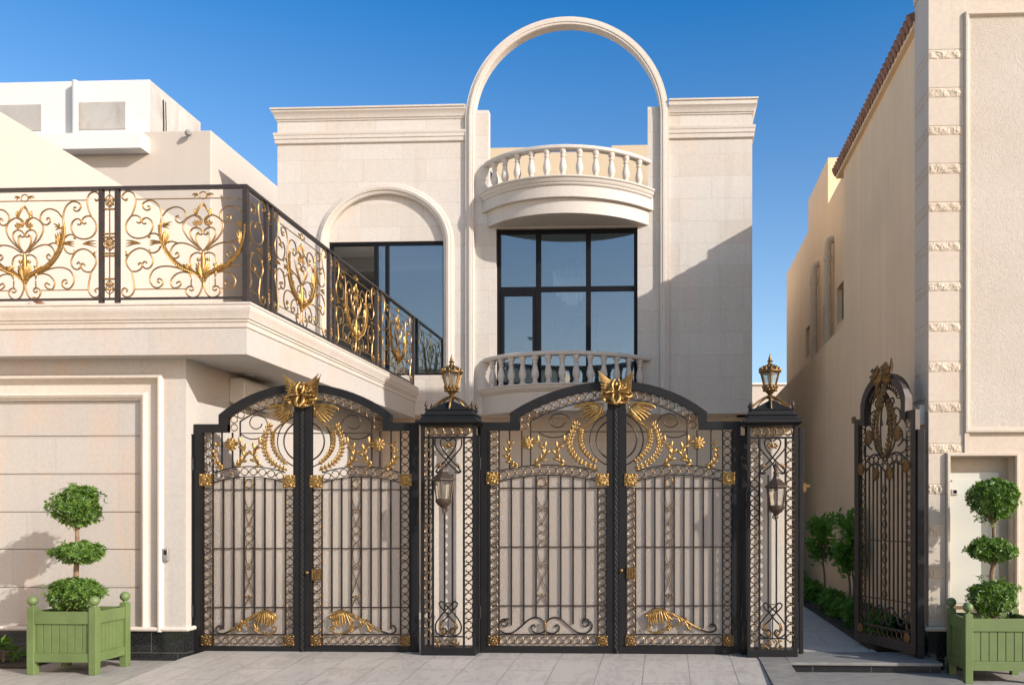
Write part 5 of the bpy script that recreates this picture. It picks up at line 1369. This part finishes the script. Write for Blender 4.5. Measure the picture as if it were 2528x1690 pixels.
# ------------------------------------------------------------------ planters and topiary
def leaf_cloud(b, c, rx_, ry_, rz_, n, L, seed, flat=.0):
    r = random.Random(seed); c = Vector(c)
    lumps = [(Vector((r.gauss(0,1),r.gauss(0,1),r.gauss(0,.8))).normalized(), r.uniform(-.26,.22)) for _ in range(30)]
    k = 0
    while k < n:
        d = Vector((r.gauss(0,1),r.gauss(0,1),r.gauss(0,1))).normalized()
        m = .97+sum(a*max(0,d.dot(v))**14 for v,a in lumps)
        rad = m*(1-abs(r.gauss(0,.17)) if r.random() < .85 else r.random()**.5)
        if r.random() < .03: rad = r.uniform(1.05,1.22)
        if rad > 1.3 or rad < .2: continue
        if d.z < -.2 and r.random() < .5: continue
        k += 1
        p = c+Vector((d.x*rx_*rad, d.y*ry_*rad, d.z*rz_*rad))
        nrm = (d+Vector((r.gauss(0,.45),r.gauss(0,.45),r.gauss(.35,.4)))).normalized()
        q = r.randint(4,6); ax0 = nrm.orthogonal().normalized(); ax1 = nrm.cross(ax0); t0 = r.random()*6
        for j in range(q):                         # a whorl of pointed leaves round each shoot
            t = t0+2*pi*j/q+r.uniform(-.25,.25); e = r.uniform(.15,.75)
            out = (ax0*math.cos(t)+ax1*math.sin(t))*math.cos(e)+nrm*math.sin(e); sd = out.cross(nrm)
            if sd.length < .01: continue
            sd.normalize(); up = sd.cross(out); l = L*r.uniform(.7,1.15); w = l*.21
            a, m1, m2, tip = p, p+out*l*.5+sd*w+up*l*.05, p+out*l*.5-sd*w+up*l*.05, p+out*l-up*l*.06
            mid_ = p+out*l*.52-up*l*.04
            b.add([a,m1,tip,m2,mid_], [(0,1,4),(1,2,4),(2,3,4),(3,0,4)])
def topiary(xc, yc, zg, tiers, lab, seed, soil):
    root = thing('topiary_tree', lab, 'tree', (xc,yc,soil), 'three tiered topiary trees')
    r = random.Random(seed); b = MB()
    zt = tiers[0][2]
    b.tube(smooth_pts([(xc-.01,yc,soil-.05),(xc+.015,yc,soil+.2),(xc-.012,yc+.01,soil+.45),(xc+.01,yc,soil+.7),(xc-.005,yc,zt)],5), [.034,.028,.026,.026,.022,.012], 9)
    for (tx,rx_,tz,rz_) in tiers:
        for k in range(9):
            a = 2*pi*k/9+r.random(); e = (tx+math.cos(a)*rx_*.7, yc+math.sin(a)*rx_*.7, tz+rz_*r.uniform(-.2,.4))
            b.tube(smooth_pts([(xc,yc,tz-rz_*1.25),(xc+(e[0]-xc)*.4,yc+(e[1]-yc)*.4,tz-rz_*.75),e],4), [.011,.008,.004], 6)
    for k in range(5): b.tube([(xc+r.uniform(-.12,.12),yc+r.uniform(-.12,.12),soil-.03),(xc+r.uniform(-.2,.2),yc+r.uniform(-.2,.2),tiers[2][2])], [.010,.005], 5)
    b.build('trunk', M['bark'], root)
    for i,(tx,rx_,tz,rz_) in enumerate(tiers):
        b = MB(); leaf_cloud(b, (tx,yc,tz), rx_, rx_*.85, rz_, [820,560,760][i], .050, seed*10+i)
        b.build('foliage_tier', M['leaf'], root, 0)
def planter(xr_, yf, zg, lab, w=.745, d=.57, h=.70, ang=0.0):
    """xr_: right edge, yf: front face"""
    x0, x1, y0, y1 = xr_-w, xr_, yf, yf+d; root = thing('planter_box', lab, 'planter', ((x0+x1)/2,(y0+y1)/2,zg), 'green topiary planters')
    t = .078
    for a in (x0,x1-t):
        for c in (y0,y1-t):
            b = MB(); b.box(a,a+t,c,c+t,zg,zg+h); b.frust(a+t/2,c+t/2,zg+h,t/2,t/2,zg+h+.012,t/2-.012,t/2-.012)
            p = b.build('post', M['green'], root, 0, bevel=.005)
            b = MB(); b.lathe([(.018,zg+h+.008),(.022,zg+h+.02),(.016,zg+h+.028)], (a+t/2,c+t/2,0), 12); b.ell((a+t/2,c+t/2,zg+h+.072), (.052,.052,.052), 18, 12); b.build('ball_finial', M['green'], p, 60)
    def sidep(ax, lo, hi, at, sgn):
        # rails and tongue and groove boards on one side
        for z0, z1, nm in ((zg+.13,zg+.225,'bottom_rail'),(zg+h-.17,zg+h-.04,'top_rail')):
            b = MB()
            if ax == 0: b.box(lo,hi,at+.012*sgn,at+.05*sgn,z0,z1)
            else: b.box(at+.012*sgn,at+.05*sgn,lo,hi,z0,z1)
            b.build(nm, M['green'], root, 0, bevel=.004)
        b = MB(); n = 7; p = (hi-lo)/n
        for k in range(n):
            g = .0035
            if ax == 0: b.box(lo+p*k+g,lo+p*(k+1)-g,at+.028*sgn,at+.046*sgn,zg+.225,zg+h-.17)
            else: b.box(at+.028*sgn,at+.046*sgn,lo+p*k+g,lo+p*(k+1)-g,zg+.225,zg+h-.17)
        if ax == 0: b.box(lo,hi,at+.036*sgn,at+.048*sgn,zg+.2,zg+h-.1)
        else: b.box(at+.036*sgn,at+.048*sgn,lo,hi,zg+.2,zg+h-.1)
        b.build('board_panel', M['green'], root, 0, bevel=.003)
    sidep(0,x0+t,x1-t,y0,1); sidep(0,x0+t,x1-t,y1,-1); sidep(1,y0+t,y1-t,x0,1); sidep(1,y0+t,y1-t,x1,-1)
    b = MB(); b.box(x0+.05,x1-.05,y0+.05,y1-.05,zg+.15,zg+h-.10); r = random.Random(5)
    for k in range(60): b.ell((r.uniform(x0+.1,x1-.1),r.uniform(y0+.1,y1-.1),zg+h-.10), (.03,.03,.018), 6, 4)
    b.build('soil', M['soil'], root, 0)
    return (x0+x1)/2, (y0+y1)/2, zg+h-.10
YPL = 8.42
cx, cy, sz = planter(ux(236, YPL), YPL, -.09, 'green wooden planter box with ball finials by the panelled wall on the left')
tp = lambda px, py: U(px, py, cy)
k = cy/F
topiary(ux(189,cy), cy, -.09, [(ux(190,cy),58*k,tp(190,1251)[2],50*k),(ux(194,cy),59*k,tp(190,1364)[2],24*k),(ux(188,cy),64*k,tp(190,1464)[2],37*k)], 'three tiered topiary tree in the left green planter', 11, sz)
zgr = -.135
xl_ = ux(2383.5, 8.59)
cx, cy, sz = planter(xl_+.745, 8.59, zgr, 'green wooden planter box with ball finials in front of the pale metal door')
k = cy/F; tp = lambda px, py: U(px, py, cy)
topiary(ux(2452,cy), cy, zgr, [(ux(2452,cy),55*k,tp(2450,1231)[2],52*k),(ux(2447,cy),58*k,tp(2450,1359)[2],29*k),(ux(2450,cy),62*k,tp(2450,1474)[2],44*k)], 'three tiered topiary tree in the right green planter', 23, sz)

# ------------------------------------------------------------------ shrubs along the side path and at the left edge
def young_tree(x, y, z, h, rx_, ry_, lab, seed, n, stems=1, low=.34):
    root = thing('young_tree', lab, 'tree', (x,y,z), 'young trees along the side wall'); r = random.Random(seed)
    b = MB(); f = MB()
    for s in range(stems):
        ox = .06*s; tops = []
        b.tube(smooth_pts([(x+ox,y,z),(x+ox+.02,y+.02,z+h*.3),(x+ox-.02,y,z+h*.55),(x+ox*.5,y+.03,z+h*.9)],4), [.022,.018,.012,.004], 7)
    for k in range(26):
        zz = z+h*r.uniform(low,.92); a = r.uniform(0,2*pi); ln = (1-abs((zz-z)/h-.62)*1.1)
        e = Vector((x+math.cos(a)*rx_*ln*r.uniform(.5,1), y+math.sin(a)*ry_*ln*r.uniform(.5,1), zz+h*r.uniform(.02,.16)))
        s0 = Vector((x,y,zz-.03)); b.tube([s0,(s0+e)/2+Vector((0,0,.02)),e], [.007,.005,.002], 5)
        for q in range(n//26):
            t = r.uniform(.25,1.1); p = s0+(e-s0)*t+Vector((r.gauss(0,.045),r.gauss(0,.045),r.gauss(0,.045)))
            dr = ((e-s0).normalized()+Vector((r.gauss(0,.6),r.gauss(0,.6),r.gauss(.15,.5)))).normalized(); sd = dr.orthogonal().normalized()
            sd = (sd*math.cos(q)+dr.cross(sd)*math.sin(q)); l = r.uniform(.07,.12); w = l*.22
            f.add([p,p+dr*l*.5+sd*w,p+dr*l,p+dr*l*.5-sd*w], [(0,1,2,3)])
    b.build('trunk', M['bark'], root); f.build('crown', M['leaf2'], root, 0)
young_tree(2.60, 13.7, .05, 1.55, .30, .4, 'slender young tree behind the right pillar along the shaded wall', 3, 1000, low=.42)
young_tree(2.70, 12.3, .05, 1.50, .22, .35, 'taller bushy young tree beside the free edge of the open side gate', 5, 1250, 2, .38)
def shrub(x, y, z, rx_, rz_, lab, seed, n=150, L=.09, grp='low shrubs in the planting bed', m='leaf2'):
    root = thing('low_shrub', lab, 'shrub', (x,y,z), grp)
    b = MB(); leaf_cloud(b, (x,y,z+rz_*.7), rx_, rx_*1.2, rz_, n, L, seed); b.build('foliage', M[m], root, 0)
    b = MB(); b.tube([(x,y,z-.02),(x+.02,y,z+rz_*.9)], [.012,.005], 5); b.tube([(x,y,z-.02),(x-.05,y+.04,z+rz_)], [.009,.004], 5); b.build('stem', M['bark'], root)
for i,(x,y,rr,rz_) in enumerate(((2.68,17.6,.26,.24),(2.62,16.2,.24,.22),(2.64,14.8,.24,.20),(2.66,13.4,.22,.20),(2.68,12.4,.22,.19),(2.66,11.5,.22,.20),(2.72,10.7,.18,.18))):
    shrub(x,y,.04,rr,rz_,'low leafy green shrub in the bed along the shaded side wall',40+i)
b = MB(); b.box(-7.6,-6.95,8.75,9.29,-.1,-.06); tag(b.build('soil_patch', M['soil'], smooth=0), kind='structure')
shrub(-7.40, 9.0, -.08, .10, .17, 'small leafy plant in the soil at the left edge beside the planter', 77, 14, .13, None, 'leaf')
